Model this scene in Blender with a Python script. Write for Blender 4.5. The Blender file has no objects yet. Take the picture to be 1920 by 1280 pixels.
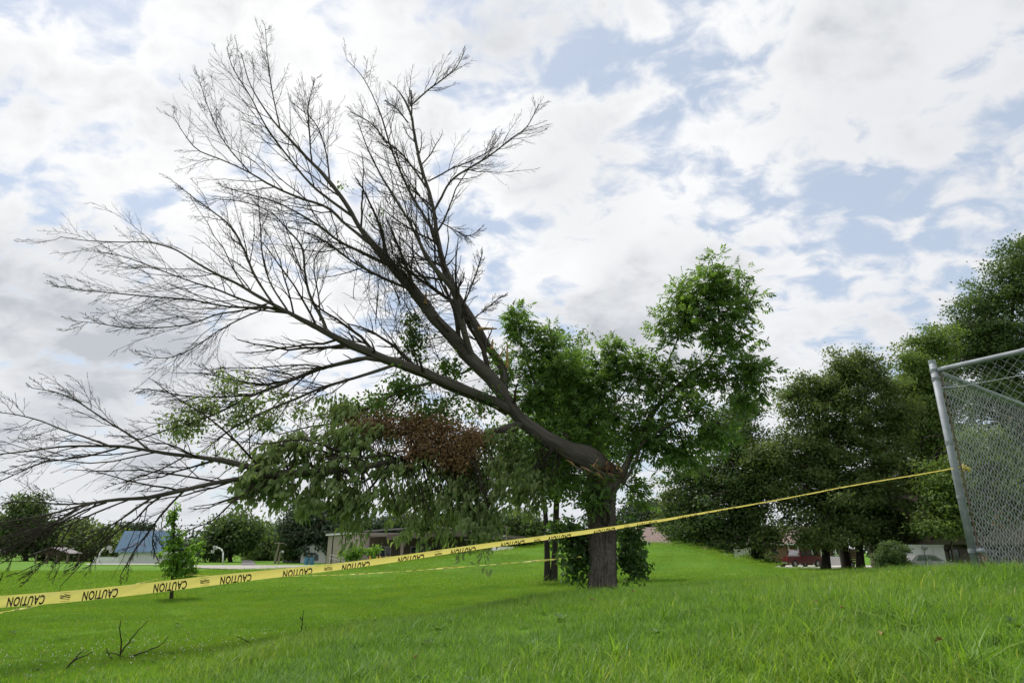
import bpy, bmesh, math, random
import numpy as np
from mathutils import Vector, Matrix

rad = math.radians
rng = np.random.default_rng(7)
random.seed(7)
sc = bpy.context.scene

# ------------------------------------------------------------------ camera
CAM = np.array([0.0, 0.0, 1.5])
F, W0, H0, PITCH = 1200.0, 1920.0, 1280.0, rad(18.2)
cam_d = bpy.data.cameras.new('camera')
cam = bpy.data.objects.new('camera', cam_d)
sc.collection.objects.link(cam)
cam.location = CAM
cam.rotation_euler = (rad(90) + PITCH, 0, 0)
cam_d.sensor_width = 36.0
cam_d.lens = 36.0 * F / W0
cam_d.clip_start = 0.05
cam_d.clip_end = 5000
sc.camera = cam

# ------------------------------------------------------------------ world, sun, exposure
SUN_AZ, SUN_EL = rad(-38), rad(60)          # azimuth measured from +Y towards +X
sun_dir = np.array([math.sin(SUN_AZ) * math.cos(SUN_EL), math.cos(SUN_AZ) * math.cos(SUN_EL), math.sin(SUN_EL)])
SKY_STRENGTH = 0.1
SUN_STRENGTH = 3.4
world = bpy.data.worlds.new('World')
sc.world = world
world.use_nodes = True


def ray(px, py):
    u = (px - W0 / 2) / F
    v = (H0 / 2 - py) / F
    return np.array([u, math.cos(PITCH) - v * math.sin(PITCH), math.sin(PITCH) + v * math.cos(PITCH)])


def P(px, py, Y):
    """the point of the place seen at this spot of the photograph, Y metres ahead"""
    d = ray(px, py)
    return CAM + d * (Y / d[1])


def PD(px, py, D):
    return CAM + ray(px, py) * D


def build_sky():
    nt = world.node_tree
    N, L = nt.nodes, nt.links
    for n in list(N):
        N.remove(n)
    out = N.new('ShaderNodeOutputWorld')
    bg = N.new('ShaderNodeBackground')
    bg.inputs['Strength'].default_value = SKY_STRENGTH
    L.new(bg.outputs[0], out.inputs[0])
    sky = N.new('ShaderNodeTexSky')
    sky.sky_type = 'NISHITA'
    sky.sun_disc = False
    sky.sun_elevation = SUN_EL
    sky.sun_rotation = SUN_AZ
    sky.air_density = 1.0
    sky.dust_density = 1.0
    tc = N.new('ShaderNodeTexCoord')
    nrm = N.new('ShaderNodeVectorMath'); nrm.operation = 'NORMALIZE'
    L.new(tc.outputs['Generated'], nrm.inputs[0])
    D = nrm.outputs[0]
    sep = N.new('ShaderNodeSeparateXYZ'); L.new(D, sep.inputs[0])

    def math_(op, a, b=None, c=None):
        n = N.new('ShaderNodeMath'); n.operation = op
        for i, x in enumerate((a, b, c)):
            if x is None:
                continue
            if isinstance(x, (int, float)):
                n.inputs[i].default_value = x
            else:
                L.new(x, n.inputs[i])
        return n.outputs[0]

    def smooth(x, a, b, lo=0.0, hi=1.0):
        n = N.new('ShaderNodeMapRange'); n.interpolation_type = 'SMOOTHSTEP'
        n.inputs[1].default_value = a; n.inputs[2].default_value = b
        n.inputs[3].default_value = lo; n.inputs[4].default_value = hi
        L.new(x, n.inputs[0])
        return n.outputs[0]

    zc = math_('ADD', math_('MAXIMUM', sep.outputs[2], 0.0), 0.42)
    cmb = N.new('ShaderNodeCombineXYZ')
    L.new(math_('DIVIDE', sep.outputs[0], zc), cmb.inputs[0])
    L.new(math_('DIVIDE', sep.outputs[1], zc), cmb.inputs[1])
    pv = cmb.outputs[0]

    def noise(scale, detail, rough, off, dist=0.0, stretch=(1, 1, 1), rot=0.0):
        mp = N.new('ShaderNodeMapping')
        mp.inputs['Location'].default_value = off
        mp.inputs['Rotation'].default_value = (0, 0, rot)
        mp.inputs['Scale'].default_value = stretch
        L.new(pv, mp.inputs[0])
        t = N.new('ShaderNodeTexNoise')
        t.inputs['Scale'].default_value = scale
        t.inputs['Detail'].default_value = detail
        t.inputs['Roughness'].default_value = rough
        t.inputs['Distortion'].default_value = dist
        L.new(mp.outputs[0], t.inputs['Vector'])
        return t.outputs['Fac']

    def blob(px, py, deg, wgt):
        d = ray(px, py); d = d / np.linalg.norm(d)
        n = N.new('ShaderNodeVectorMath'); n.operation = 'DOT_PRODUCT'
        L.new(D, n.inputs[0]); n.inputs[1].default_value = tuple(d)
        return smooth(n.outputs['Value'], math.cos(rad(deg)), math.cos(rad(deg * 0.15)), 0.0, wgt)

    big = noise(1.35, 4, 0.5, (3.1, 1.7, 0), 0.3)
    mid = noise(4.2, 7, 0.58, (0.4, 5.2, 0), 0.4)
    fine = noise(12.0, 5, 0.55, (7.7, 2.2, 0), 0.35, (1.0, 1.25, 1), rad(35))
    dens = math_('ADD', math_('MULTIPLY', big, 0.30), math_('ADD', math_('MULTIPLY', mid, 0.46), math_('MULTIPLY', fine, 0.72)))
    # larger open and closed stretches of the cloud deck
    for b in ((1330, 60, 7, -0.05), (1180, 170, 8, -0.05), (1520, 390, 10, -0.07), (1890, 170, 7, -0.06), (1240, 320, 7, -0.03),
              (860, 560, 8, -0.025), (60, 330, 10, -0.02), (330, 300, 9, -0.02), (290, 40, 6, -0.05), (1700, 500, 10, -0.05),
              (1700, 90, 11, 0.10), (1060, 330, 9, 0.11), (120, 640, 16, 0.07), (700, 60, 13, 0.06), (1250, 560, 9, 0.08)):
        dens = math_('ADD', dens, blob(*b))
    mask = smooth(dens, 0.605, 0.765)
    # thick cloud is grey underneath, thin cloud is lit through
    thick = smooth(math_('ADD', math_('MULTIPLY', noise(2.2, 5, 0.55, (9.3, 4.4, 0), 0.3), 0.8),
                         math_('MULTIPLY', dens, 0.45)), 0.69, 1.0)
    for b in ((1080, 330, 8, 0.34), (120, 660, 15, 0.42), (1720, 120, 14, 0.30), (760, 70, 9, 0.15), (330, 760, 14, 0.12), (1250, 560, 9, 0.25)):
        thick = math_('ADD', thick, blob(*b))
    thick = math_('MINIMUM', math_('MULTIPLY', math_('MINIMUM', thick, 1.1), math_('ADD', math_('MULTIPLY', mid, 1.3), 0.22)), 1.0)
    sd = N.new('ShaderNodeVectorMath'); sd.operation = 'DOT_PRODUCT'
    L.new(D, sd.inputs[0]); sd.inputs[1].default_value = tuple(sun_dir)
    glow = smooth(sd.outputs['Value'], 0.25, 0.97)           # cloud is brighter towards the sun behind it
    white = N.new('ShaderNodeMix'); white.data_type = 'RGBA'
    white.inputs[6].default_value = (6.6, 6.7, 6.95, 1)
    white.inputs[7].default_value = (8.2, 8.2, 8.2, 1)
    L.new(glow, white.inputs[0])
    cl = N.new('ShaderNodeMix'); cl.data_type = 'RGBA'
    L.new(thick, cl.inputs[0]); L.new(white.outputs[2], cl.inputs[6])
    cl.inputs[7].default_value = (4.4, 4.6, 4.95, 1)
    thin = N.new('ShaderNodeMix'); thin.data_type = 'RGBA'  # high veil over the blue
    thin.inputs[0].default_value = 0.60
    L.new(sky.outputs[0], thin.inputs[6]); thin.inputs[7].default_value = (5.5, 6.15, 7.05, 1)
    mx = N.new('ShaderNodeMix'); mx.data_type = 'RGBA'
    L.new(mask, mx.inputs[0]); L.new(thin.outputs[2], mx.inputs[6]); L.new(cl.outputs[2], mx.inputs[7])
    hz = N.new('ShaderNodeMix'); hz.data_type = 'RGBA'
    L.new(smooth(sep.outputs[2], 0.16, -0.02, 0.0, 0.55), hz.inputs[0])
    L.new(mx.outputs[2], hz.inputs[6]); hz.inputs[7].default_value = (5.8, 6.0, 6.3, 1)
    L.new(hz.outputs[2], bg.inputs['Color'])


build_sky()
sun_l = bpy.data.lights.new('sun', 'SUN')
sun_l.energy = SUN_STRENGTH
sun_l.angle = rad(14)
sun_l.color = (1.0, 0.96, 0.9)
sun = bpy.data.objects.new('sun', sun_l)
sc.collection.objects.link(sun)
sun.location = (-20, 30, 60)
sun.rotation_euler = Vector(-sun_dir).to_track_quat('-Z', 'Y').to_euler()

sc.view_settings.view_transform = 'Standard'
sc.view_settings.look = 'None'
sc.view_settings.exposure = 0.35
sc.view_settings.gamma = 1.0
sc.view_settings.use_curve_mapping = False
sc.cycles.max_bounces = 8
sc.cycles.diffuse_bounces = 4
sc.cycles.transmission_bounces = 6
sc.cycles.caustics_reflective = False
sc.cycles.caustics_refractive = False

# ------------------------------------------------------------------ helpers
COL = sc.collection


def obj(name, me, mat=None, parent=None, kind=None):
    o = bpy.data.objects.new(name, me)
    COL.objects.link(o)
    if mat is not None and me is not None and len(me.materials) == 0:
        me.materials.append(mat)
    if parent is not None:
        o.parent = parent
        o.matrix_parent_inverse = Matrix.Translation(-Vector(parent.location))
    if kind:
        o['kind'] = kind
    return o


def thing(name, label, cat, loc=(0, 0, 0), group=None):
    o = bpy.data.objects.new(name, None)
    COL.objects.link(o)
    o.empty_display_size = 0.2
    o.location = tuple(float(a) for a in loc)
    tag(o, label, cat, group)
    return o


def tag(o, label, cat=None, group=None):
    o['label'] = label
    if cat:
        o['category'] = cat
    if group:
        o['group'] = group
    return o


def mesh_np(name, V, faces, attrs=None, smooth=False):
    """V (n,3); faces: list of (m,3) or (m,4) int arrays"""
    me = bpy.data.meshes.new(name)
    V = np.asarray(V, dtype=np.float32).reshape(-1, 3)
    faces = [np.asarray(f, dtype=np.int32) for f in faces if len(f)]
    me.vertices.add(len(V)); me.vertices.foreach_set('co', V.ravel())
    loops = np.concatenate([f.ravel() for f in faces])
    tot = np.concatenate([np.full(len(f), f.shape[1], np.int32) for f in faces])
    st = np.concatenate([[0], np.cumsum(tot)[:-1]]).astype(np.int32)
    me.loops.add(len(loops)); me.loops.foreach_set('vertex_index', loops)
    me.polygons.add(len(tot)); me.polygons.foreach_set('loop_start', st)
    if smooth:
        me.polygons.foreach_set('use_smooth', np.ones(len(tot), dtype=bool))
    for k, a in (attrs or {}).items():
        at = me.attributes.new(k, 'FLOAT_VECTOR', 'POINT')
        at.data.foreach_set('vector', np.asarray(a, np.float32).ravel())
    me.update(calc_edges=True)
    me.validate()
    return me


class MB:
    """collects simple solids into one mesh"""
    def __init__(s):
        s.v, s.f = [], []

    def add(s, verts, faces):
        n = len(s.v)
        s.v += [tuple(float(c) for c in p) for p in verts]
        s.f += [tuple(n + i for i in f) for f in faces]
        return s

    def box(s, x0, x1, y0, y1, z0, z1, M=None):
        vs = [Vector((x, y, z)) for z in (z0, z1) for y in (y0, y1) for x in (x0, x1)]
        if M is not None:
            vs = [M @ v for v in vs]
        return s.add(vs, [(0, 2, 3, 1), (4, 5, 7, 6), (0, 1, 5, 4), (2, 6, 7, 3), (0, 4, 6, 2), (1, 3, 7, 5)])

    def prism(s, prof, y0, y1, M=None):
        """profile in x,z pushed along y"""
        n = len(prof)
        vs = [Vector((x, y0, z)) for x, z in prof] + [Vector((x, y1, z)) for x, z in prof]
        if M is not None:
            vs = [M @ v for v in vs]
        return s.add(vs, [tuple(range(n)), tuple(range(2 * n - 1, n - 1, -1))] +
                     [(i, i + n, (i + 1) % n + n, (i + 1) % n) for i in range(n)])

    def bar(s, a, b, r0, r1=None, n=8, M=None):
        a, b = Vector(a), Vector(b)
        r1 = r0 if r1 is None else r1
        d = (b - a).normalized()
        u = d.cross(Vector((0, 0, 1)) if abs(d.z) < 0.9 else Vector((1, 0, 0))).normalized()
        w = d.cross(u)
        vs = [a + (u * math.cos(t) + w * math.sin(t)) * r0 for t in [2 * math.pi * i / n for i in range(n)]]
        vs += [b + (u * math.cos(t) + w * math.sin(t)) * r1 for t in [2 * math.pi * i / n for i in range(n)]]
        if M is not None:
            vs = [M @ v for v in vs]
        return s.add(vs, [tuple(range(n - 1, -1, -1)), tuple(range(n, 2 * n))] +
                     [(i, (i + 1) % n, (i + 1) % n + n, i + n) for i in range(n)])

    def path(s, pts, r, n=8):
        for a, b in zip(pts[:-1], pts[1:]):
            s.bar(a, b, r, r, n)
        return s

    def build(s, name, mat, parent=None, kind=None, bevel=0.0, smooth=False):
        me = bpy.data.meshes.new(name)
        me.from_pydata(s.v, [], s.f)
        bm = bmesh.new(); bm.from_mesh(me)
        bmesh.ops.recalc_face_normals(bm, faces=bm.faces)
        if bevel:
            bmesh.ops.bevel(bm, geom=list(bm.edges), offset=bevel, segments=2, affect='EDGES', profile=0.6)
        bm.to_mesh(me); bm.free()
        if smooth:
            for p in me.polygons:
                p.use_smooth = True
        return obj(name, me, mat, parent, kind)


def nrmz(a):
    return a / np.maximum(np.linalg.norm(a, axis=-1, keepdims=True), 1e-9)


def tubes(Pt, R, S):
    """N tubes of K points: Pt (N,K,3), R (N,K)"""
    N_, K, _ = Pt.shape
    T = nrmz(np.gradient(Pt, axis=1))
    m = np.abs(T.mean(axis=1))
    ref = np.zeros((N_, 3)); ref[np.arange(N_), m.argmin(axis=1)] = 1
    A = nrmz(np.cross(T, ref[:, None, :]))
    B = np.cross(T, A)
    th = np.linspace(0, 2 * np.pi, S, endpoint=False)
    V = Pt[:, :, None, :] + R[:, :, None, None] * (np.cos(th)[None, None, :, None] * A[:, :, None, :] + np.sin(th)[None, None, :, None] * B[:, :, None, :])
    seg = np.concatenate([np.zeros((N_, 1)), np.cumsum(np.linalg.norm(np.diff(Pt, axis=1), axis=2), axis=1)], axis=1)
    bark = np.zeros((N_, K, S, 3))
    r0 = R.max(axis=1)[:, None]
    bark[..., 0] = np.cos(th)[None, None, :] * r0[:, :, None]
    bark[..., 1] = np.sin(th)[None, None, :] * r0[:, :, None]
    bark[..., 2] = seg[:, :, None] + np.arange(N_)[:, None, None] * 3.7
    idx = np.arange(N_ * K * S).reshape(N_, K, S)
    a = idx[:, :-1, :]; b = np.roll(a, -1, axis=2)
    c = idx[:, 1:, :]; d = np.roll(c, -1, axis=2)
    Q = np.stack([a, b, d, c], axis=-1).reshape(-1, 4)
    return V.reshape(-1, 3), Q, bark.reshape(-1, 3)


def spline(pts, K):
    """Catmull-Rom through pts (n,m) sampled at K places"""
    p = np.asarray(pts, float)
    n = len(p)
    q = np.vstack([2 * p[0] - p[1], p, 2 * p[-1] - p[-2]])
    d = np.concatenate([[0], np.cumsum(np.linalg.norm(np.diff(p[:, :3], axis=0), axis=1) + 1e-6)])
    tt = np.interp(np.linspace(0, d[-1], K), d, np.arange(n))
    i = np.minimum(tt.astype(int), n - 2); t = (tt - i)[:, None]
    p0, p1, p2, p3 = q[i], q[i + 1], q[i + 2], q[i + 3]
    return 0.5 * (2 * p1 + (p2 - p0) * t + (2 * p0 - 5 * p1 + 4 * p2 - p3) * t * t + (3 * p1 - p0 - 3 * p2 + p3) * t ** 3)


# ------------------------------------------------------------------ materials
def mat_new(name):
    m = bpy.data.materials.new(name)
    m.use_nodes = True
    nt = m.node_tree
    b = nt.nodes['Principled BSDF']
    return m, nt, b


def nnoise(nt, scale, detail=5, rough=0.55, vec=None, dist=0.0):
    t = nt.nodes.new('ShaderNodeTexNoise')
    t.inputs['Scale'].default_value = scale
    t.inputs['Detail'].default_value = detail
    t.inputs['Roughness'].default_value = rough
    t.inputs['Distortion'].default_value = dist
    if vec is not None:
        nt.links.new(vec, t.inputs['Vector'])
    return t.outputs['Fac']


def ramp(nt, fac, stops):
    r = nt.nodes.new('ShaderNodeValToRGB')
    el = r.color_ramp.elements
    while len(el) < len(stops):
        el.new(0.5)
    for e, (p, c) in zip(el, stops):
        e.position = p; e.color = (*c, 1)
    nt.links.new(fac, r.inputs[0])
    return r.outputs[0]


def mixc(nt, fac, a, b, mode='MIX'):
    n = nt.nodes.new('ShaderNodeMix'); n.data_type = 'RGBA'; n.blend_type = mode
    for i, x in ((0, fac), (6, a), (7, b)):
        if isinstance(x, (int, float)):
            n.inputs[i].default_value = x
        elif isinstance(x, tuple):
            n.inputs[i].default_value = (*x, 1)
        else:
            nt.links.new(x, n.inputs[i])
    return n.outputs[2]


def bump(nt, b, h, strength=0.4, dist=0.02):
    n = nt.nodes.new('ShaderNodeBump')
    n.inputs['Strength'].default_value = strength
    n.inputs['Distance'].default_value = dist
    nt.links.new(h, n.inputs['Height'])
    nt.links.new(n.outputs[0], b.inputs['Normal'])


def plain(name, c, rough=0.6, metal=0.0, var=0.15, scale=6.0, bmp=0.0, spec=0.4):
    m, nt, b = mat_new(name)
    tc = nt.nodes.new('ShaderNodeTexCoord')
    f = nnoise(nt, scale, 6, 0.6, tc.outputs['Object'])
    lo = tuple(x * (1 - var) for x in c); hi = tuple(min(1, x * (1 + var)) for x in c)
    nt.links.new(ramp(nt, f, [(0.3, lo), (0.7, hi)]), b.inputs['Base Color'])
    b.inputs['Roughness'].default_value = rough
    b.inputs['Metallic'].default_value = metal
    b.inputs['Specular IOR Level'].default_value = spec
    if bmp:
        bump(nt, b, nnoise(nt, scale * 8, 4, 0.6, tc.outputs['Object']), bmp, 0.01)
    return m


def leaf_mat(name, dark, light, trans=0.35, transcol=None, rough=0.5, back=None):
    m, nt, b = mat_new(name)
    geo = nt.nodes.new('ShaderNodeNewGeometry')
    tc = nt.nodes.new('ShaderNodeTexCoord')
    big = nnoise(nt, 0.6, 3, 0.5, tc.outputs['Object'])
    c1 = ramp(nt, geo.outputs['Random Per Island'], [(0.0, dark), (1.0, light)])
    col = mixc(nt, 0.35, c1, ramp(nt, big, [(0.35, dark), (0.65, light)]))
    if back is not None:
        col = mixc(nt, geo.outputs['Backfacing'], col, back)
    nt.links.new(col, b.inputs['Base Color'])
    b.inputs['Roughness'].default_value = rough
    b.inputs['Specular IOR Level'].default_value = 0.22
    tr = nt.nodes.new('ShaderNodeBsdfTranslucent')
    tcol = transcol or tuple(min(1, x * k) for x, k in zip(light, (1.5, 1.5, 0.6)))
    nt.links.new(mixc(nt, geo.outputs['Random Per Island'], tuple(0.7 * x for x in tcol), tcol), tr.inputs['Color'])
    mx = nt.nodes.new('ShaderNodeMixShader'); mx.inputs[0].default_value = trans
    nt.links.new(b.outputs[0], mx.inputs[1]); nt.links.new(tr.outputs[0], mx.inputs[2])
    nt.links.new(mx.outputs[0], nt.nodes['Material Output'].inputs[0])
    return m


def bark_mat(name, dark, mid, light, ridge=True, sc_=1.0):
    m, nt, b = mat_new(name)
    at = nt.nodes.new('ShaderNodeAttribute'); at.attribute_name = 'bark'
    mp = nt.nodes.new('ShaderNodeMapping'); mp.inputs['Scale'].default_value = (34 * sc_, 34 * sc_, 2.6 * sc_)
    nt.links.new(at.outputs['Vector'], mp.inputs[0])
    n1 = nnoise(nt, 1.0, 6, 0.65, mp.outputs[0], 0.4)
    n2 = nnoise(nt, 0.9, 4, 0.5, at.outputs['Vector'])
    c = ramp(nt, n1, [(0.32, dark), (0.5, mid), (0.72, light)])
    c = mixc(nt, 0.5, c, ramp(nt, n2, [(0.3, dark), (0.7, light)]))
    nt.links.new(c, b.inputs['Base Color'])
    b.inputs['Roughness'].default_value = 0.9
    b.inputs['Specular IOR Level'].default_value = 0.15
    if ridge:
        bump(nt, b, n1, 0.9, 0.03)
    return m


M = {}
M['bark'] = bark_mat('bark', (0.028, 0.024, 0.020), (0.108, 0.092, 0.076), (0.27, 0.235, 0.195))
M['limb'] = bark_mat('dead_limb_bark', (0.020, 0.017, 0.015), (0.070, 0.061, 0.052), (0.18, 0.158, 0.135))
M['twig'] = bark_mat('twig_bark', (0.016, 0.012, 0.010), (0.036, 0.029, 0.023), (0.075, 0.06, 0.047), False)
M['bark_dark'] = bark_mat('dark_bark', (0.014, 0.012, 0.010), (0.036, 0.030, 0.025), (0.068, 0.059, 0.05))
M['split'] = plain('split_wood', (0.34, 0.20, 0.10), 0.85, var=0.5, scale=14, bmp=0.6)
M['rot'] = plain('rotten_wood', (0.10, 0.048, 0.024), 0.95, var=0.6, scale=22, bmp=0.8)
M['ash'] = leaf_mat('ash_leaf', (0.040, 0.080, 0.026), (0.115, 0.200, 0.058), 0.42, (0.26, 0.44, 0.06), 0.45)
M['maple'] = leaf_mat('wilting_leaf', (0.105, 0.160, 0.060), (0.300, 0.370, 0.160), 0.40, (0.40, 0.54, 0.12), 0.6)
M['deep'] = leaf_mat('deep_green_leaf', (0.034, 0.070, 0.022), (0.095, 0.170, 0.045), 0.4, (0.22, 0.38, 0.05), 0.5)  # a slightly darker green than the ash leaf
M['brown'] = leaf_mat('dead_leaf', (0.115, 0.068, 0.036), (0.360, 0.220, 0.115), 0.15, (0.2, 0.09, 0.03), 0.8)
M['sprout'] = leaf_mat('sprout_leaf', (0.024, 0.055, 0.018), (0.066, 0.135, 0.034), 0.32, (0.14, 0.28, 0.035), 0.4)
M['young'] = leaf_mat('young_oak_leaf', (0.045, 0.105, 0.020), (0.14, 0.27, 0.038), 0.45, (0.28, 0.5, 0.04), 0.45)
M['treeA'] = leaf_mat('dark_tree_leaf', (0.032, 0.056, 0.021), (0.088, 0.140, 0.042), 0.36, (0.18, 0.29, 0.05), 0.55)
M['treeB'] = leaf_mat('olive_tree_leaf', (0.042, 0.068, 0.023), (0.120, 0.168, 0.050), 0.38, (0.24, 0.33, 0.06), 0.55)
M['treeC'] = leaf_mat('light_tree_leaf', (0.052, 0.090, 0.022), (0.140, 0.210, 0.050), 0.4, (0.28, 0.42, 0.06), 0.55)
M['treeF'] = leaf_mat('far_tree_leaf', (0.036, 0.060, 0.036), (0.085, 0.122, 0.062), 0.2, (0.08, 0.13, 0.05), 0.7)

# ------------------------------------------------------------------ terrain
CP = np.array([
    (-5.4, 7.5, .15), (-9, 9, 0), (-12, 14, 0), (-4, 10, .22), (-3, 14, .14), (-2, 4, .45), (0, 4.3, .72), (2.06, 2.9, 1.0),
    (0, 0, .62), (-4, 0, .3), (4, 0, 1.05), (3.5, 5, 1.14), (5, 7.3, 1.23), (7, 8.5, 1.24), (9, 6, 1.32), (2, 7, 1.0), (0, 8, .80),
    (0.5, 11, .72), (2.2, 14, .66), (1.0, 13, .62), (-1.5, 12, .40), (4, 12, .93), (7, 14, 1.03), (10, 12, 1.18), (6, 18, .75),
    (2, 20, .40), (-2, 20, .18), (-8, 22, .02), (-13, 24, 0), (1.7, 28, .32), (12, 20, .7), (14, 30, .3), (-10, 0, 0), (-8, 4, .1),
    (-3, -6, .3), (5, -6, .9), (12, 0, 1.3), (-20, 15, 0), (-15, -5, 0), (8, 30, .35), (-6, 30, .1), (18, 15, .9)])


def _rbf_fit():
    x = CP[:, :2]
    A = np.sqrt(((x[:, None] - x[None]) ** 2).sum(-1) + 2.0)
    return np.linalg.solve(A + np.eye(len(x)) * -0.02, CP[:, 2])


_w = _rbf_fit()


def sstep(x, a, b):
    t = np.clip((x - a) / (b - a), 0, 1)
    return t * t * (3 - 2 * t)


def gz(x, y):
    x = np.asarray(x, float); y = np.asarray(y, float)
    sh = x.shape
    q = np.stack([x.ravel(), y.ravel()], -1)
    out = np.zeros(len(q))
    for i in range(len(CP)):
        out += _w[i] * np.sqrt(((q - CP[i, :2]) ** 2).sum(-1) + 2.0)
    near = out.reshape(sh)
    r = np.hypot(x, y - 10)
    w = 1 - sstep(r, 17, 34)
    sx = np.where(x < 9.2, 12.5, 4.4)
    far = 2.08 * np.exp(-((x - 9.2) / sx) ** 2 / 2 - ((y - 46) / 6.0) ** 2 / 2)
    far = far + 0.05 * np.sin(x * 0.31 + 1) * np.cos(y * 0.27) * sstep(y, 15, 30) * (1 - sstep(y, 55, 70))
    und = 0.025 * np.sin(x * 1.9 + 0.6 * y) + 0.02 * np.sin(y * 1.3 - x * 0.7 + 2)
    return w * (near + und) + (1 - w) * far


def gz1(x, y):
    return float(gz(np.array([x]), np.array([y]))[0])


def build_ground():
    def axis(lo, hi, n, c, k):
        t = np.linspace(-1, 1, n)
        s = np.sinh(t * k) / math.sinh(k)
        return np.where(s < 0, c + s * (c - lo), c + s * (hi - c))
    xs = axis(-1500, 1500, 321, 0.0, 7.2)
    ys = axis(-300, 3000, 361, 9.0, 7.0)
    X, Y = np.meshgrid(xs, ys)
    Z = gz(X, Y)
    V = np.stack([X, Y, Z], -1).reshape(-1, 3)
    ny, nx = X.shape
    i = np.arange(ny * nx).reshape(ny, nx)
    Q = np.stack([i[:-1, :-1], i[:-1, 1:], i[1:, 1:], i[1:, :-1]], -1).reshape(-1, 4)
    m, nt, b = mat_new('lawn')
    tc = nt.nodes.new('ShaderNodeTexCoord')
    o = tc.outputs['Object']
    patch = nnoise(nt, 0.22, 5, 0.6, o)
    mp = nt.nodes.new('ShaderNodeMapping'); mp.inputs['Scale'].default_value = (0.35, 1.0, 1.0)
    nt.links.new(o, mp.inputs[0])
    streak = nnoise(nt, 1.6, 5, 0.65, mp.outputs[0])
    fine = nnoise(nt, 28, 5, 0.75, o)
    c = ramp(nt, patch, [(0.3, (0.068, 0.160, 0.012)), (0.55, (0.105, 0.220, 0.016)), (0.72, (0.145, 0.255, 0.026)), (0.85, (0.20, 0.25, 0.05))])
    c = mixc(nt, 0.35, c, ramp(nt, streak, [(0.3, (0.055, 0.14, 0.014)), (0.7, (0.12, 0.215, 0.026))]))
    c = mixc(nt, 0.55, c, ramp(nt, fine, [(0.3, (0.35, 0.4, 0.35)), (0.65, (1.1, 1.1, 1.0))]), 'MULTIPLY')
    nt.links.new(c, b.inputs['Base Color'])
    b.inputs['Roughness'].default_value = 0.9
    b.inputs['Specular IOR Level'].default_value = 0.1
    bump(nt, b, fine, 0.6, 0.03)
    g = obj('ground', mesh_np('ground', V, [Q], smooth=True), m, None, 'structure')
    return g


build_ground()
# ------------------------------------------------------------------ plants: shared builders
UP = np.array([0, 0, 1.0])


def rand_dir(n):
    return nrmz(rng.normal(size=(n, 3)))


def leaf_mesh(name, C, A, Nn, L, Wd, fold=0.25, simple=False):
    """leaves at C (n,3), pointing along A, facing Nn; L, Wd (n,)"""
    n = len(C)
    A = nrmz(A)
    B = nrmz(np.cross(A, Nn)); Nn = np.cross(B, A)
    L = np.broadcast_to(L, (n,))[:, None]; Wd = np.broadcast_to(Wd, (n,))[:, None]
    if simple:
        V = np.stack([C, C + A * L * 0.5 + B * Wd * 0.5, C + A * L - Nn * L * 0.1, C + A * L * 0.5 - B * Wd * 0.5], 1)
        i = np.arange(n)[:, None] * 4
        return mesh_np(name, V, [i + np.array([[0, 1, 2, 3]])])
    up = Nn * Wd * fold
    V = np.stack([C,
                  C + A * L * 0.30 + B * Wd * 0.5 + up, C + A * L * 0.30 - B * Wd * 0.5 + up, C + A * L * 0.35,
                  C + A * L * 0.68 + B * Wd * 0.34 + up * 0.6 - Nn * L * 0.05, C + A * L * 0.68 - B * Wd * 0.34 + up * 0.6 - Nn * L * 0.05,
                  C + A * L - Nn * L * 0.16], 1)
    i = np.arange(n)[:, None] * 7
    T = np.concatenate([i + np.array([[0, 1, 3]]), i + np.array([[0, 3, 2]]), i + np.array([[3, 4, 6]]), i + np.array([[3, 6, 5]])])
    Q = np.concatenate([i + np.array([[1, 4, 3, 3]])])
    T2 = np.concatenate([i + np.array([[1, 4, 3]]), i + np.array([[3, 5, 2]])])
    return mesh_np(name, V, [np.concatenate([T, T2])])


def in_ball(n, pw=0.45):
    return rand_dir(n) * (rng.random((n, 1)) ** pw)


def ell_points(ells, n, pw=0.45, rad_out=False):
    """n points in ellipsoids (px, py, rx, ry, Y, depth_factor) seen in the photograph at distance Y"""
    E = [e if len(e) > 5 else (*e, 0.8) for e in ells]
    wt = np.array([(e[2] * e[3]) ** 1.0 * e[4] ** 2 for e in E], float); wt /= wt.sum()
    k = rng.choice(len(E), n, p=wt)
    c = np.array([P(e[0], e[1], e[4]) for e in E])
    r = np.array([(e[2] * e[4] / F, e[2] * e[4] / F * e[5], e[3] * e[4] / F * 1.04) for e in E])
    b = in_ball(n, pw)
    return c[k] + b * r[k], nrmz(b / r[k])


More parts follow.
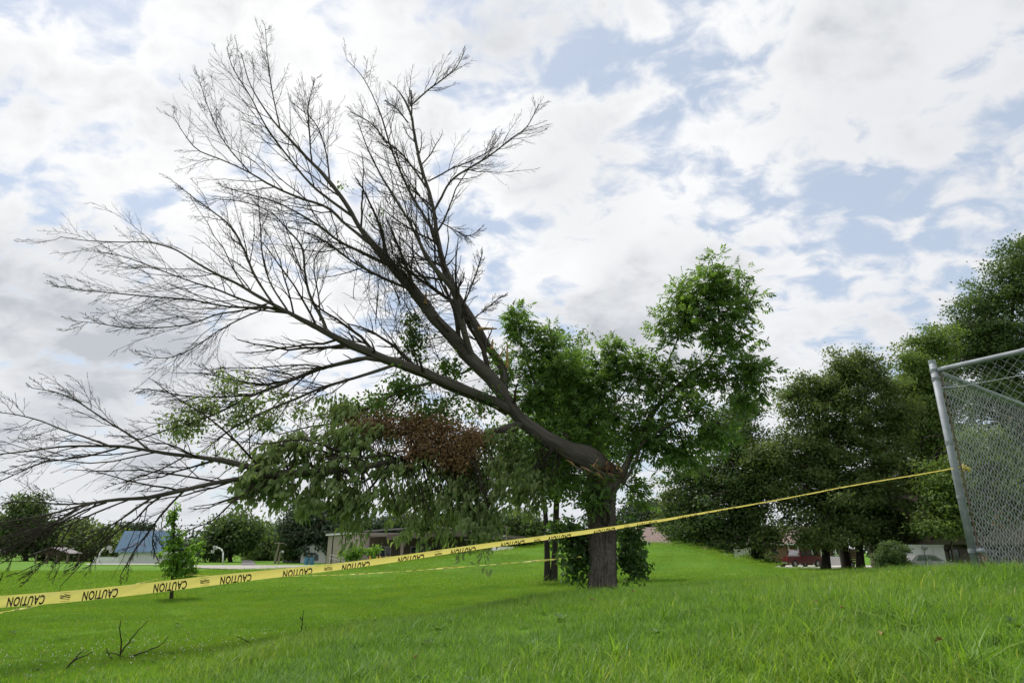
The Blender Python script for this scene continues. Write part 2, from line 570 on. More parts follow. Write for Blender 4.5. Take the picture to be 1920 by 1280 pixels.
def grow(Pp, Rp, per, t0, ang, lenf, minr, K=4, rfac=0.55, follow=0.6, upb=0.0, wig=0.06, t1=1.0, lcap=9e9, flat=None):
    """side shoots of N parent tubes"""
    N_, Kp, _ = Pp.shape
    plen = np.linalg.norm(np.diff(Pp, axis=1), axis=2).sum(1)
    t = np.linspace(t0, t1, per)[None, :] + rng.normal(0, 0.35 * (t1 - t0) / per, (N_, per))
    t = np.clip(t, t0 * 0.8, 0.999)
    x = t * (Kp - 1); i = np.minimum(x.astype(int), Kp - 2); f = (x - i)
    ar = np.arange(N_)[:, None]
    p = Pp[ar, i] * (1 - f[..., None]) + Pp[ar, i + 1] * f[..., None]
    r = Rp[ar, i] * (1 - f) + Rp[ar, i + 1] * f
    T = nrmz(Pp[ar, i + 1] - Pp[ar, i])
    rd = rand_dir(N_ * per).reshape(N_, per, 3)
    if flat is not None:
        rd = nrmz(rd * np.asarray(flat))
    S_ = nrmz(rd - (rd * T).sum(-1, keepdims=True) * T)
    a = rad(ang) * (0.7 + 0.6 * rng.random((N_, per, 1)))
    d0 = np.cos(a) * T + np.sin(a) * S_
    ln = np.minimum(plen[:, None] * lenf * (1.10 - 0.95 * t) * (0.45 + 0.9 * rng.random((N_, per))), lcap)
    d1 = nrmz(d0 * (1 - follow) + T * follow + UP * upb + 0.15 * rng.normal(size=d0.shape))
    s = np.linspace(0, 1, K)
    D_ = nrmz(d0[..., None, :] * (1 - s[:, None]) + d1[..., None, :] * s[:, None])
    D_ = nrmz(D_ + rng.normal(0, wig, D_.shape) * 2)
    step = ln[..., None, None] / (K - 1)
    pts = np.concatenate([np.zeros_like(D_[..., :1, :]), np.cumsum(D_[..., :-1, :] * step, axis=-2)], axis=-2) + p[..., None, :]
    rs = np.maximum(r * rfac, minr)
    R = rs[..., None] * (1 - s * 0.72)
    R = np.maximum(R, minr * 0.6)
    return pts.reshape(-1, K, 3), R.reshape(-1, K)


def tube_obj(name, batches, mat, parent, kind=None, smooth=True):
    Vs, Qs, Bs, n = [], [], [], 0
    for (Pt, R, S) in batches:
        v, q, b = tubes(Pt, R, S)
        Vs.append(v); Qs.append(q + n); Bs.append(b); n += len(v)
    return obj(name, mesh_np(name, np.concatenate(Vs), [np.concatenate(Qs)], {'bark': np.concatenate(Bs)}, smooth), mat, parent, kind)


def limb_pts(pts, K=26, jitter=0.0):
    """pts: (px, py, Y, width_px) -> K points, K radii"""
    a = np.array([[*P(x, y, Y), w * (0.41 if w > 16 else 0.37) * Y / F] for x, y, Y, w in pts])
    s = spline(a, K)
    if jitter:
        n = len(s)
        off = rng.normal(0, 1, (n, 3)) * jitter * s[:, 3:4]
        off[0] = 0
        k3 = np.ones(5) / 5
        lo = np.stack([np.convolve(rng.normal(0, 1, n + 4), k3, 'valid') for _ in range(3)], -1) * s[:, 3:4] * (0.22 if jitter < 0.08 else 0.35)
        lo[0] = 0
        s[:, :3] += off * 0.6 + lo
        s[:, 3] *= 1 + np.convolve(rng.normal(0, 0.09 if jitter < 0.08 else 0.13, n + 2), np.ones(3) / 3, 'valid')
    return s[:, :3], np.maximum(s[:, 3], 0.004)


def trunk_mesh(pts, sides, rows, ridge=0.06, flare=0.35, seed=0):
    """bark-ridged trunk from pts (x,y,z,r)"""
    r_ = np.random.default_rng(seed)
    s = spline(np.array(pts, float), rows)
    th = np.linspace(0, 2 * np.pi, sides, endpoint=False)
    ph = r_.random(8) * 6.28
    zz = np.linspace(0, 1, rows)
    R = np.repeat(s[:, 3:4], sides, 1)
    h = s[:, 2:3] - s[0, 2]
    for k, (n_, am) in enumerate(((3, .05), (5, .04), (2, .06))):
        R *= 1 + am * np.sin(n_ * th[None] + ph[k] + 1.3 * h)
    fl = np.exp(-h / 0.28)
    R *= 1 + flare * fl * (0.55 + 0.45 * np.sin(5 * th[None] + ph[5]) ** 2)
    for k in range(4):
        n_ = (17, 23, 29, 37)[k]
        wob = np.cumsum(r_.normal(0, 0.22, rows))[:, None]
        R += ridge * s[:, 3:4] * 0.35 * np.abs(np.sin(n_ * 0.5 * th[None] + ph[k] + wob + 0.5 * np.sin(3 * th[None] + h * 4)))
    R += s[:, 3:4] * ridge * 0.25 * r_.normal(0, 1, R.shape)
    T = nrmz(np.gradient(s[:, :3], axis=0))
    A = nrmz(np.cross(T, np.array([0, 1.0, 0]))); B = np.cross(T, A)
    V = s[:, None, :3] + R[..., None] * (np.cos(th)[None, :, None] * A[:, None] + np.sin(th)[None, :, None] * B[:, None])
    idx = np.arange(rows * sides).reshape(rows, sides)
    a = idx[:-1]; b = np.roll(a, -1, 1); c = idx[1:]; d = np.roll(c, -1, 1)
    Q = np.stack([a, b, d, c], -1).reshape(-1, 4)
    bark = np.stack([np.cos(th)[None] * s[:, 3:4], np.sin(th)[None] * s[:, 3:4], np.repeat(h, sides, 1)], -1)
    cap = [[idx[-1, 0], idx[-1, i], idx[-1, i + 1]] for i in range(1, sides - 1)]
    return mesh_np('trunk', V.reshape(-1, 3), [Q, np.array(cap)], {'bark': bark.reshape(-1, 3)}, True)


def connect(points, LP, LR, K=6, r0=0.012, sag=0.0, maxn=None):
    """thin branches from the nearest place on the limbs to each point"""
    allp = LP.reshape(-1, 3); allr = LR.reshape(-1)
    idx = np.array([((allp - q) ** 2).sum(1).argmin() for q in points])
    a = allp[idx]; b = points
    s = np.linspace(0, 1, K)[None, :, None]
    ln = np.linalg.norm(b - a, axis=1)[:, None, None]
    mid = rng.normal(0, 0.12, (len(points), 1, 3)) * ln
    pts = a[:, None] * (1 - s) + b[:, None] * s + mid * np.sin(np.pi * s) + np.array([0, 0, -sag]) * ln * s * (1 - s)
    r = np.clip(allr[idx] * 0.5, 0.005, r0 * (0.6 + 0.35 * ln[:, 0, 0]))[:, None] * (1 - 0.65 * s[..., 0])
    return pts, r


# ------------------------------------------------------------------ the broken tree
TY = 14.0


def build_broken_tree():
    base = P(1130, 1110, TY)
    bx, by = base[0], base[1]
    bz = gz1(bx, by)
    t = thing('broken_tree', 'storm-broken tree with bare crown fallen left and leafy shoots on its trunk', 'tree', (bx, by, bz))
    tr = [(*P(1131, 1116, TY)[:2], bz - 0.25, 0.26)]
    for x, y, w in ((1131, 1085, 49), (1131, 1040, 47), (1129, 985, 47), (1126, 940, 50), (1128, 905, 54), (1134, 882, 50), (1140, 868, 36)):
        q = P(x, y, TY); tr.append((*q, w * 0.415 * TY / F))
    obj('trunk', trunk_mesh(tr, 128, 130, 0.19, 0.42, 3), M['bark'], t)
    # knot hole
    q = P(1135, 968, TY - 0.262)
    mb = MB()
    for k in range(14):
        a0 = 2 * math.pi * k / 14; a1 = 2 * math.pi * (k + 1) / 14
        mb.bar((q[0] + .075 * math.cos(a0), q[1], q[2] + .16 * math.sin(a0)), (q[0] + .075 * math.cos(a1), q[1], q[2] + .16 * math.sin(a1)), .032, .032, 6)
    mb.build('knot_rim', M['bark_dark'], t, smooth=True)

    A, B_, C_ = TY, TY, TY
    limbs = [
        # leader snapped over to the left
        [(1142, 905, 14, 46), (1112, 868, 14, 46), (1060, 843, 13.9, 42), (1020, 818, 13.8, 34), (975, 783, 13.8, 29), (950, 750, 13.8, 27), (922, 712, 13.8, 28), (895, 685, 13.8, 29), (868, 655, 13.9, 29),
         (838, 622, 14, 27), (810, 594, 14, 25), (785, 557, 14.1, 24), (750, 515, 14.2, 23), (718, 480, 14.3, 19), (680, 434, 14.4, 13), (646, 377, 14.5, 11), (605, 325, 14.6, 9), (575, 295, 14.7, 7), (537, 254, 14.8, 6), (504, 216, 15, 4.5), (470, 160, 15.1, 3), (452, 100, 15.2, 2)],
        # low long limb
        [(955, 770, 13.8, 24), (900, 745, 13.6, 24), (835, 717, 13.3, 25), (785, 695, 13.1, 23), (735, 678, 13, 20), (672, 652, 12.8, 17), (635, 635, 12.7, 16), (580, 606, 12.6, 14), (539, 585, 12.5, 11), (490, 559, 12.4, 9), (447, 533, 12.3, 7.5), (405, 513, 12.2, 6), (365, 490, 12.1, 5), (326, 467, 12, 4), (277, 454, 11.9, 3.4), (228, 454, 11.8, 2.8), (162, 451, 11.7, 2.2), (113, 444, 11.6, 1.6)],
        [(545, 588, 12.5, 8), (457, 562, 12.6, 6), (408, 543, 12.7, 5), (365, 530, 12.7, 4.4), (326, 516, 12.8, 3.8), (277, 497, 12.9, 3), (228, 480, 13, 2.4), (178, 471, 13, 1.8)],
        [(520, 577, 12.5, 8), (434, 576, 12.1, 5.5), (359, 562, 11.8, 4.4), (277, 556, 11.6, 3.6), (211, 549, 11.5, 3), (146, 543, 11.4, 2.2), (96, 535, 11.3, 1.6)],
        [(500, 570, 12.4, 6), (450, 582, 12.2, 5), (408, 589, 12, 4.5), (365, 605, 11.9, 4), (326, 612, 11.8, 3.4), (244, 615, 11.6, 2.8), (178, 605, 11.5, 2), (136, 602, 11.4, 1.5)],
        [(505, 577, 12.4, 5), (457, 595, 12.5, 4.4), (408, 621, 12.6, 3.6), (359, 654, 12.6, 3), (310, 671, 12.7, 2.4), (254, 664, 12.7, 1.6)],
        [(615, 626, 12.7, 9), (603, 595, 12.8, 8), (582, 556, 12.9, 7), (572, 513, 13, 6.2), (566, 464, 13.1, 5.4), (539, 431, 13.2, 4.4), (507, 398, 13.3, 3.4), (457, 379, 13.4, 2.4), (400, 372, 13.5, 1.6)],
        [(545, 590, 12.5, 5.5), (533, 572, 12.5, 5), (507, 530, 12.6, 4.4), (493, 484, 12.7, 3.8), (487, 415, 12.8, 2.8), (484, 360, 12.9, 1.6)],
        [(512, 570, 12.4, 8), (500, 553, 12.4, 7.4), (474, 510, 12.3, 6.6), (454, 461, 12.3, 6), (434, 426, 12.2, 5), (401, 398, 12.2, 3.8), (365, 372, 12.1, 2.8), (329, 343, 12, 1.6)],
        [(600, 602, 12.7, 4), (598, 560, 12.6, 4), (588, 500, 12.6, 3.4), (600, 470, 12.6, 2.6), (640, 430, 12.6, 1.6)],
        # second leader beside the first
        [(700, 460, 14.3, 12), (650, 422, 14.5, 9.5), (612, 389, 14.7, 8.5), (560, 370, 14.8, 7), (507, 347, 14.9, 6), (462, 321, 15, 5), (414, 299, 15.1, 4), (369, 280, 15.2, 3.2), (339, 242, 15.3, 2.4), (324, 215, 15.4, 1.6)],
        [(660, 405, 14.5, 8), (590, 352, 14.2, 7), (545, 300, 14, 6), (500, 240, 13.9, 5), (470, 182, 13.8, 3.6), (438, 130, 13.7, 2.6), (425, 90, 13.7, 1.6)],
        [(585, 308, 14.7, 5), (580, 250, 14.8, 4.2), (578, 200, 14.9, 3), (590, 150, 15, 1.8)],
        [(525, 240, 14.9, 4), (510, 170, 15.1, 3.4), (502, 110, 15.2, 2.6), (497, 50, 15.3, 1.5)],
        [(620, 350, 14.6, 5), (610, 280, 14.9, 4), (590, 230, 15, 3), (545, 190, 15.1, 1.8)],
        [(470, 325, 15, 4), (420, 265, 14.8, 3.2), (390, 200, 14.7, 2.4), (370, 140, 14.7, 1.5)],
        [(735, 500, 14.2, 12), (690, 478, 14, 9), (640, 455, 13.8, 7.6), (600, 425, 13.7, 6.6), (560, 400, 13.6, 5.6), (520, 380, 13.6, 4.4), (470, 365, 13.5, 3.4), (415, 350, 13.5, 2.2)],
        [(775, 545, 14.1, 9), (715, 520, 13.7, 8), (660, 490, 13.5, 7), (620, 460, 13.3, 6), (585, 440, 13.2, 4), (540, 425, 13.1, 2.5)],
        # right hand leader
        [(945, 735, 13.9, 20), (942, 690, 14.1, 19), (910, 640, 14.3, 19), (882, 595, 14.5, 20), (860, 560, 14.6, 20), (835, 510, 14.7, 17), (825, 472, 14.8, 15), (817, 430, 14.9, 13), (815, 407, 14.9, 12), (804, 359, 15, 10), (789, 310, 15.1, 9), (777, 250, 15.2, 8), (772, 220, 15.3, 7), (760, 190, 15.3, 5), (747, 170, 15.3, 3.5)],
        [(895, 690, 13.8, 16), (877, 640, 13.7, 16), (862, 590, 13.6, 15), (850, 545, 13.6, 14), (830, 520, 13.5, 12), (800, 482, 13.4, 11), (780, 440, 13.4, 9), (762, 407, 13.4, 8), (740, 370, 13.4, 7), (715, 330, 13.5, 5), (690, 280, 13.5, 3.4), (670, 225, 13.5, 2)],
        [(814, 395, 14.9, 7), (825, 375, 14.9, 7), (845, 340, 14.8, 6.4), (882, 314, 14.7, 5.6), (920, 291, 14.6, 4.8), (957, 261, 14.5, 3.8), (987, 239, 14.4, 3), (1010, 197, 14.3, 1.8)],
        [(803, 340, 15, 4.5), (845, 317, 15.1, 4), (882, 302, 15.2, 3.2), (920, 280, 15.3, 2.4), (940, 250, 15.3, 1.5)],
        [(771, 198, 15.3, 5), (800, 171, 15.2, 4.2), (826, 152, 15.1, 3.6), (856, 126, 15, 2.8), (873, 92, 14.9, 1.6)],
        [(772, 215, 15.3, 5), (771, 170, 15.4, 3.4)],
        [(820, 450, 14.8, 10), (792, 400, 15, 8), (770, 362, 15.2, 7), (747, 314, 15.3, 6), (729, 265, 15.5, 5), (710, 205, 15.6, 3.6), (680, 145, 15.7, 2.4), (650, 112, 15.8, 1.5)],
        [(800, 352, 15, 6), (759, 295, 14.7, 5), (725, 265, 14.5, 4.4), (695, 231, 14.4, 3.4), (657, 209, 14.3, 2)],
        [(765, 230, 15.2, 4.5), (745, 205, 15.2, 4), (722, 188, 15.3, 3)],
        [(822, 415, 14.9, 4), (850, 430, 14.9, 3.4), (880, 442, 14.9, 2.6), (905, 425, 14.9, 1.5)],
        [(868, 575, 14.6, 5), (890, 520, 14.7, 4), (903, 480, 14.8, 2.6), (905, 470, 14.8, 1.6)],
        [(885, 600, 14.5, 4.5), (910, 580, 14.6, 3.6), (935, 560, 14.7, 2.6), (950, 552, 14.7, 1.5)],
        # limbs below the long one
        [(720, 675, 13, 12), (680, 671, 12.8, 11), (635, 682, 12.6, 10.5), (585, 695, 12.5, 10), (560, 707, 12.4, 9.4), (505, 729, 12.2, 8.4), (460, 747, 12, 7.4), (416, 771, 11.9, 6.2), (356, 794, 11.7, 5), (312, 806, 11.6, 4), (267, 821, 11.5, 3), (226, 836, 11.4, 1.8)],
        [(480, 740, 12.1, 5), (445, 742, 12.1, 4.6), (386, 744, 12, 4), (341, 741, 12, 3.4), (297, 732, 12, 2.6), (258, 728, 12, 1.6)],
        [(740, 684, 13, 10), (660, 710, 12.6, 8.5), (610, 725, 12.4, 8), (560, 745, 12.2, 7), (500, 770, 12, 6), (440, 800, 11.9, 4.6), (400, 830, 11.8, 3), (370, 850, 11.8, 1.8)],
        [(690, 672, 12.9, 7), (610, 690, 12.8, 6), (540, 715, 12.7, 5), (470, 720, 12.6, 4), (420, 705, 12.5, 2.6), (380, 690, 12.5, 1.6)],
        [(820, 715, 13.2, 10), (760, 730, 13, 8.5), (700, 760, 12.8, 7), (640, 790, 12.6, 5.5), (580, 800, 12.5, 4), (520, 815, 12.4, 2.4)],
        # low near limbs reaching out of the picture on the left
        [(985, 792, 13.8, 20), (940, 806, 13.5, 18), (880, 825, 13.1, 16), (800, 850, 12.6, 15), (700, 872, 12.1, 15), (600, 885, 11.6, 14), (520, 884, 11.2, 14), (475, 877, 11, 13.5), (430, 866, 10.9, 12), (371, 857, 10.7, 10.5), (327, 852, 10.5, 9.4), (282, 845, 10.3, 8.4), (238, 837, 10.1, 7.4), (193, 836, 10, 6), (119, 837, 9.8, 5), (59, 845, 9.7, 4), (0, 851, 9.6, 3), (-60, 856, 9.5, 2)],
        [(280, 844, 10.3, 6), (252, 821, 10.3, 5.2), (208, 794, 10.3, 4.6), (178, 774, 10.3, 4), (142, 750, 10.3, 3.4), (104, 735, 10.3, 2.6), (59, 727, 10.3, 1.5)],
        [(205, 836, 10, 5.4), (166, 821, 10.2, 4.8), (119, 806, 10.3, 4.2), (74, 788, 10.4, 3.4), (30, 777, 10.5, 2.6), (0, 773, 10.6, 2), (-40, 768, 10.7, 1.5)],
        [(225, 838, 10.1, 5.4), (166, 854, 9.9, 4.6), (119, 861, 9.7, 4), (74, 869, 9.6, 3.6), (0, 901, 9.4, 2.6), (-50, 915, 9.3, 1.8)],
        [(640, 880, 11.8, 13), (560, 886, 11.4, 13), (466, 894, 10.9, 12), (416, 903, 10.7, 11), (371, 912, 10.5, 10), (327, 922, 10.3, 9.4), (282, 932, 10.1, 8.6), (238, 935, 10, 7), (178, 941, 9.8, 6), (134, 952, 9.7, 5.4), (89, 964, 9.6, 4.6), (30, 975, 9.5, 3.6), (-40, 985, 9.4, 2.4)],
        [(284, 933, 10.1, 6), (252, 955, 9.9, 5.6), (223, 975, 9.8, 5), (193, 993, 9.7, 4.4), (154, 1014, 9.6, 3.6), (100, 1042, 9.5, 2.8), (30, 1076, 9.4, 1.6)],
        [(344, 921, 10.4, 5.6), (321, 943, 10.5, 5.2), (306, 961, 10.5, 4.8), (291, 981, 10.6, 4.2), (276, 1002, 10.6, 3.4), (250, 1035, 10.6, 2.6), (225, 1080, 10.6, 1.5)],
        [(240, 937, 10, 5), (193, 955, 9.8, 4.6), (134, 981, 9.6, 4), (74, 1005, 9.5, 3.2), (18, 1026, 9.4, 2.4), (-40, 1050, 9.3, 1.5)],
        [(150, 948, 9.7, 4.6), (95, 985, 9.5, 4), (40, 1015, 9.4, 3), (-30, 1040, 9.3, 1.8)],
        [(180, 941, 9.8, 4.6), (120, 945, 10, 4), (60, 940, 10.1, 3), (5, 942, 10.2, 1.8)],
        [(200, 941, 9.9, 5), (140, 965, 9.7, 4.4), (80, 1000, 9.5, 3.6), (20, 1045, 9.4, 2.6), (-40, 1075, 9.3, 1.6)],
        [(160, 948, 9.8, 4.6), (100, 978, 9.9, 3.8), (30, 1000, 10, 2.8), (-40, 1012, 10, 1.6)],
        [(134, 981, 9.6, 4), (112, 1020, 9.7, 3.2), (75, 1060, 9.8, 2.4), (40, 1098, 9.8, 1.5)],
        [(223, 975, 9.8, 4), (192, 1012, 9.9, 3.2), (155, 1050, 10, 2.4), (120, 1072, 10, 1.5)],
        [(291, 981, 10.6, 3.6), (286, 1020, 10.7, 2.8), (296, 1050, 10.8, 1.6)],
        [(345, 856, 10.6, 4), (300, 880, 10.6, 3.6), (250, 897, 10.6, 3), (210, 910, 10.6, 1.6)],
        # standing shoots on the right of the trunk
        [(1150, 905, 14, 24), (1164, 888, 14, 21), (1175, 869, 14, 18), (1190, 835, 14, 15), (1225, 772, 14, 12), (1258, 736, 14, 12), (1300, 699, 14, 9), (1329, 674, 14, 7), (1343, 643, 14, 6), (1348, 590, 14, 4.5), (1340, 530, 14, 3), (1335, 490, 14, 1.8)],
        [(1236, 756, 14, 6), (1244, 707, 14.1, 5.2), (1256, 671, 14.2, 4.6), (1270, 634, 14.3, 4), (1272, 590, 14.4, 3), (1268, 550, 14.4, 1.8)],
        [(1262, 733, 14, 6), (1300, 722, 13.8, 5.4), (1340, 714, 13.7, 4.6), (1385, 708, 13.6, 3.8), (1415, 699, 13.6, 2.8), (1445, 680, 13.5, 1.6)],
        [(1168, 905, 14, 11), (1182, 885, 13.9, 9), (1193, 862, 13.8, 8), (1205, 830, 13.7, 7), (1250, 800, 13.6, 5.4), (1300, 780, 13.5, 4), (1345, 790, 13.4, 2)],
        [(1340, 650, 14, 5), (1370, 610, 14.2, 4), (1395, 560, 14.3, 3), (1410, 520, 14.3, 1.6)],
        # shoots behind the split
        [(1110, 862, 14.2, 11), (1097, 802, 14.4, 9), (1075, 740, 14.5, 7.4), (1050, 680, 14.6, 5.6), (1035, 640, 14.7, 4), (1030, 610, 14.7, 2)],
        [(1125, 865, 14.2, 9), (1122, 790, 14.3, 7.4), (1130, 730, 14.4, 6), (1142, 680, 14.4, 4), (1148, 645, 14.5, 2)],
        [(1080, 850, 14.2, 10), (1040, 780, 14.5, 8), (1000, 710, 14.7, 6.4), (980, 650, 14.8, 4.6), (968, 590, 14.9, 2)],
        [(1098, 806, 14.4, 6), (1115, 787, 14.3, 5.4), (1150, 760, 14.2, 4.6), (1180, 720, 14.1, 3.2), (1195, 680, 14, 2)],
    ]
    LP, LR = [], []
    for k, l in enumerate(limbs):
        big = l[0][3] > 18
        K = 60 if big else 28
        p, r = limb_pts(l, K, 0.05 if big else 0.10)
        LP.append(p); LR.append(r)
        if big and k < 2:
            sp = [(*pp, rr) for pp, rr in zip(p, r)]
            me = trunk_mesh(sp, 40, 150, 0.09, 0.0, 5 + k)
            me.name = 'limb'
            obj('limb', me, M['limb'], t)
        else:
            tube_obj('limb', [(p[None], r[None], 14 if big else 8)], M['limb'] if k < 51 else M['bark'], t)
    # resample for side shoots
    P2 = np.array([spline(p, 24) for p in LP]); R2 = np.array([np.interp(np.linspace(0, 1, 24), np.linspace(0, 1, len(r)), r) for r in LR])
    n_l = len(limbs)
    live0 = n_l - 9
    dead = np.arange(0, live0)
    ends = dict(t0=0.40, ang=36, follow=0.55)
    flatv = (1, 0.75, 1)
    low_set = np.array([k for k in dead if limbs[k][0][1] > 830]); hi_set = np.array([k for k in dead if limbs[k][0][1] <= 830])
    Ha, Hb = grow(P2[hi_set], R2[hi_set], 18, 0.22, 35, 0.50, 0.0055, K=8, rfac=0.5, follow=0.55, wig=0.045, flat=flatv, lcap=2.3)
    La, Lb = grow(P2[low_set], R2[low_set], 10, 0.22, 35, 0.50, 0.0055, K=8, rfac=0.5, follow=0.55, wig=0.045, flat=flatv, lcap=2.3)
    L1p = np.concatenate([Ha, La]); L1r = np.concatenate([Hb, Lb])
    L2p, L2r = grow(L1p, L1r, 9, 0.15, 36, 0.46, 0.0038, K=5, rfac=0.55, follow=0.6, wig=0.05, flat=flatv)
    L3p, L3r = grow(L2p, L2r, 5, 0.2, 36, 0.50, 0.0027, K=3, rfac=0.6, follow=0.6, wig=0.05)
    # close set spurs on the limbs themselves
    S1p, S1r = grow(P2[dead], R2[dead], 12, 0.15, 58, 0.085, 0.0050, K=4, rfac=0.42, follow=0.4, wig=0.12, lcap=0.6)
    tube_obj('twigs', [(L1p, L1r, 5), (L2p, L2r, 4), (L3p, L3r, 3), (S1p, S1r, 3)], M['twig'], t, 'stuff')
    # tangle caught in the fork
    a = np.stack([P(x, y, Y) for x, y, Y in zip(rng.normal(738, 30, 150), rng.normal(470, 58, 150), rng.normal(13.7, 0.3, 150))])
    d = nrmz(np.array([-0.45, 0, 1.0]) + rng.normal(0, 0.45, (150, 3)))
    K = 7
    s = np.linspace(-0.5, 0.5, K)[None, :, None]
    ln = rng.uniform(0.8, 2.3, (150, 1, 1))
    tp = a[:, None] + d[:, None] * s * ln + np.sin(s * 5) * rng.normal(0, 0.1, (150, 1, 3)) * ln
    tr_ = np.repeat(rng.uniform(0.004, 0.010, (150, 1)), K, 1) * np.linspace(1, 0.5, K)[None]
    T2p, T2r = grow(tp, tr_, 5, 0.15, 38, 0.42, 0.004, K=4, rfac=0.7, follow=0.5)
    b = np.stack([P(x, y, Y) for x, y, Y in zip(rng.normal(800, 45, 130), rng.normal(620, 55, 130), rng.normal(13.5, 0.3, 130))])
    d = nrmz(np.array([-0.8, 0, 0.1]) + rng.normal(0, 0.5, (130, 3)))
    ln = rng.uniform(0.4, 1.6, (130, 1, 1))
    up_ = b[:, None] + d[:, None] * s * ln + np.sin(s * 4 + 1) * rng.normal(0, 0.12, (130, 1, 3)) * ln
    ur = np.repeat(rng.uniform(0.004, 0.009, (130, 1)), K, 1) * np.linspace(1, 0.5, K)[None]
    tube_obj('tangled_twigs', [(tp, tr_, 4), (T2p, T2r, 3), (up_, ur, 4)], M['twig'], t, 'stuff')
    # splintered stubs
    for (x0, y0, x1, y1, Y, w) in ((896, 616, 932, 616, 13.7, 5), (922, 655, 924, 636, 13.8, 5), (951, 690, 951, 642, 14, 5), (935, 672, 948, 648, 14, 3), (798, 570, 799, 543, 13.9, 5),
                                   (1118, 862, 1116, 846, 13.8, 6), (1128, 872, 1124, 858, 13.75, 4), (1146, 884, 1142, 872, 13.75, 4)):
        MB().bar(P(x0, y0, Y), P(x1, y1, Y), w * 0.75 * Y / F, w * 0.25 * Y / F, 6).build('splinter', M['split'], t)
    # long pale shards standing out of the split
    for k in range(14):
        c = P(rng.normal(1132, 14), rng.normal(888, 6), 13.72 + rng.normal(0, .04))
        e = c + np.array([rng.normal(-.03, .05), rng.normal(-.02, .03), rng.uniform(.05, .17)])
        MB().bar(c, e, rng.uniform(.025, .05), .004, 5).build('splinter', M['split'], t)
    # strips of bark torn loose along the bend, and a ragged pale tear facing the viewer
    for k in range(9):
        x0 = 1062 + 9 * k; y0 = 862 + 3.2 * k + rng.normal(0, 3)
        a = P(x0, y0, 13.62); e = P(x0 + rng.uniform(14, 26), y0 + rng.uniform(10, 20), 13.60)
        m_ = (a + e) / 2 + np.array([0, -.03, rng.normal(0, .02)])
        MB().bar(a, m_, .006, .020, 5).bar(m_, e, .020, .005, 5).build('torn_bark', M['bark'] if k % 3 else M['split'], t)
    # torn wood in the split: rough shards
    mb = MB()
    for k in range(70):
        c = P(rng.normal(1138, 13), rng.normal(884, 7), 13.72 + rng.normal(0, .06))
        e = c + np.array([rng.normal(0, .05), rng.normal(0, .03), abs(rng.normal(.03, .08))])
        mb.bar(c, e, rng.uniform(.012, .028), .004, 4)
    mb.build('torn_wood', M['rot'], t, 'stuff')
    mb = MB()
    for k in range(26):
        c = P(rng.normal(1118, 9), rng.normal(880, 9), 13.70 + rng.normal(0, .03))
        e = c + np.array([rng.normal(0.03, .07), 0, rng.normal(-.03, .07)])
        mb.bar(c, e, rng.uniform(.01, .03), .006, 4)
    mb.build('torn_wood', M['split'], t, 'stuff')

    # ---------------- living leaves: pinnate ash leaves on the standing shoots
    liveP = P2[live0:]; liveR = R2[live0:]
    E_ash = [(1345, 530, 80, 46, 14), (1300, 560, 60, 50, 14), (1395, 560, 48, 62, 14), (1265, 590, 48, 42, 14), (1330, 600, 85, 50, 14), (1370, 640, 60, 34, 14), (1250, 625, 34, 26, 14),
             (1405, 690, 52, 38, 13.6), (1330, 700, 60, 36, 13.8), (1270, 700, 50, 34, 14), (1225, 740, 60, 60, 14), (1290, 765, 55, 40, 13.6), (1200, 690, 46, 40, 14.1),
             (1150, 690, 44, 50, 14.4), (1110, 740, 70, 70, 14.4), (1050, 700, 70, 70, 14.6), (1000, 660, 48, 62, 14.8), (968, 600, 24, 36, 14.9), (1025, 635, 34, 32, 14.7), (1145, 655, 30, 28, 14.4),
             (1000, 760, 60, 50, 14.5), (1120, 810, 90, 40, 14.3), (1060, 790, 60, 50, 14.5), (1215, 830, 56, 50, 13.8), (1200, 790, 50, 40, 14), (1415, 715, 42, 30, 13.6), (1390, 755, 44, 34, 13.6), (1340, 815, 54, 40, 13.7), (1270, 850, 46, 44, 13.9), (1105, 935, 30, 46, 13.55), (1195, 910, 30, 40, 14.2), (935, 690, 24, 44, 14.1)]
    nC = 1000
    cc, _ = ell_points(E_ash, nC, 0.55)
    cp, cr = connect(cc, liveP, liveR, 6, 0.010)
    tube_obj('leafy_twigs', [(cp, cr, 4)], M['twig'], t, 'stuff')
    n_per = 6
    ctr = np.repeat(cc, n_per, 0)
    tdir = np.repeat(nrmz(cp[:, -1] - cp[:, -3]), n_per, 0)
    rdv = rand_dir(len(ctr))
    axis = nrmz(rdv + 0.55 * tdir + np.array([0, 0, 0.10]))
    start = ctr + rdv * rng.uniform(0.0, 0.16, (len(ctr), 1)) - tdir * rng.uniform(0, 0.25, (len(ctr), 1))
    ra_len = rng.uniform(0.17, 0.28, (len(ctr), 1))
    nl = nrmz(UP + 0.5 * rng.normal(size=(len(ctr), 3)))
    side = nrmz(np.cross(axis, nl))
    Cs, As, Ns, Ls = [], [], [], []
    for j, (tt, sd) in enumerate(((0.4, 1), (0.4, -1), (0.65, 1), (0.65, -1), (0.88, 1), (0.88, -1), (1.0, 0))):
        Cs.append(start + axis * ra_len * tt + np.array([0, 0, -0.05]) * tt * tt * ra_len)
        As.append(axis * (0.55 if sd else 1.0) + side * sd * 0.9 + np.array([0, 0, -0.25]))
        Ns.append(nl + 0.25 * rng.normal(size=nl.shape)); Ls.append(rng.uniform(0.075, 0.125, len(ctr)))
    Cs, As, Ns, Ls = np.concatenate(Cs), np.concatenate(As), np.concatenate(Ns), np.concatenate(Ls)
    obj('foliage', leaf_mesh('ash_foliage', Cs, As, Ns, Ls, Ls * 0.46), M['ash'], t, 'stuff')

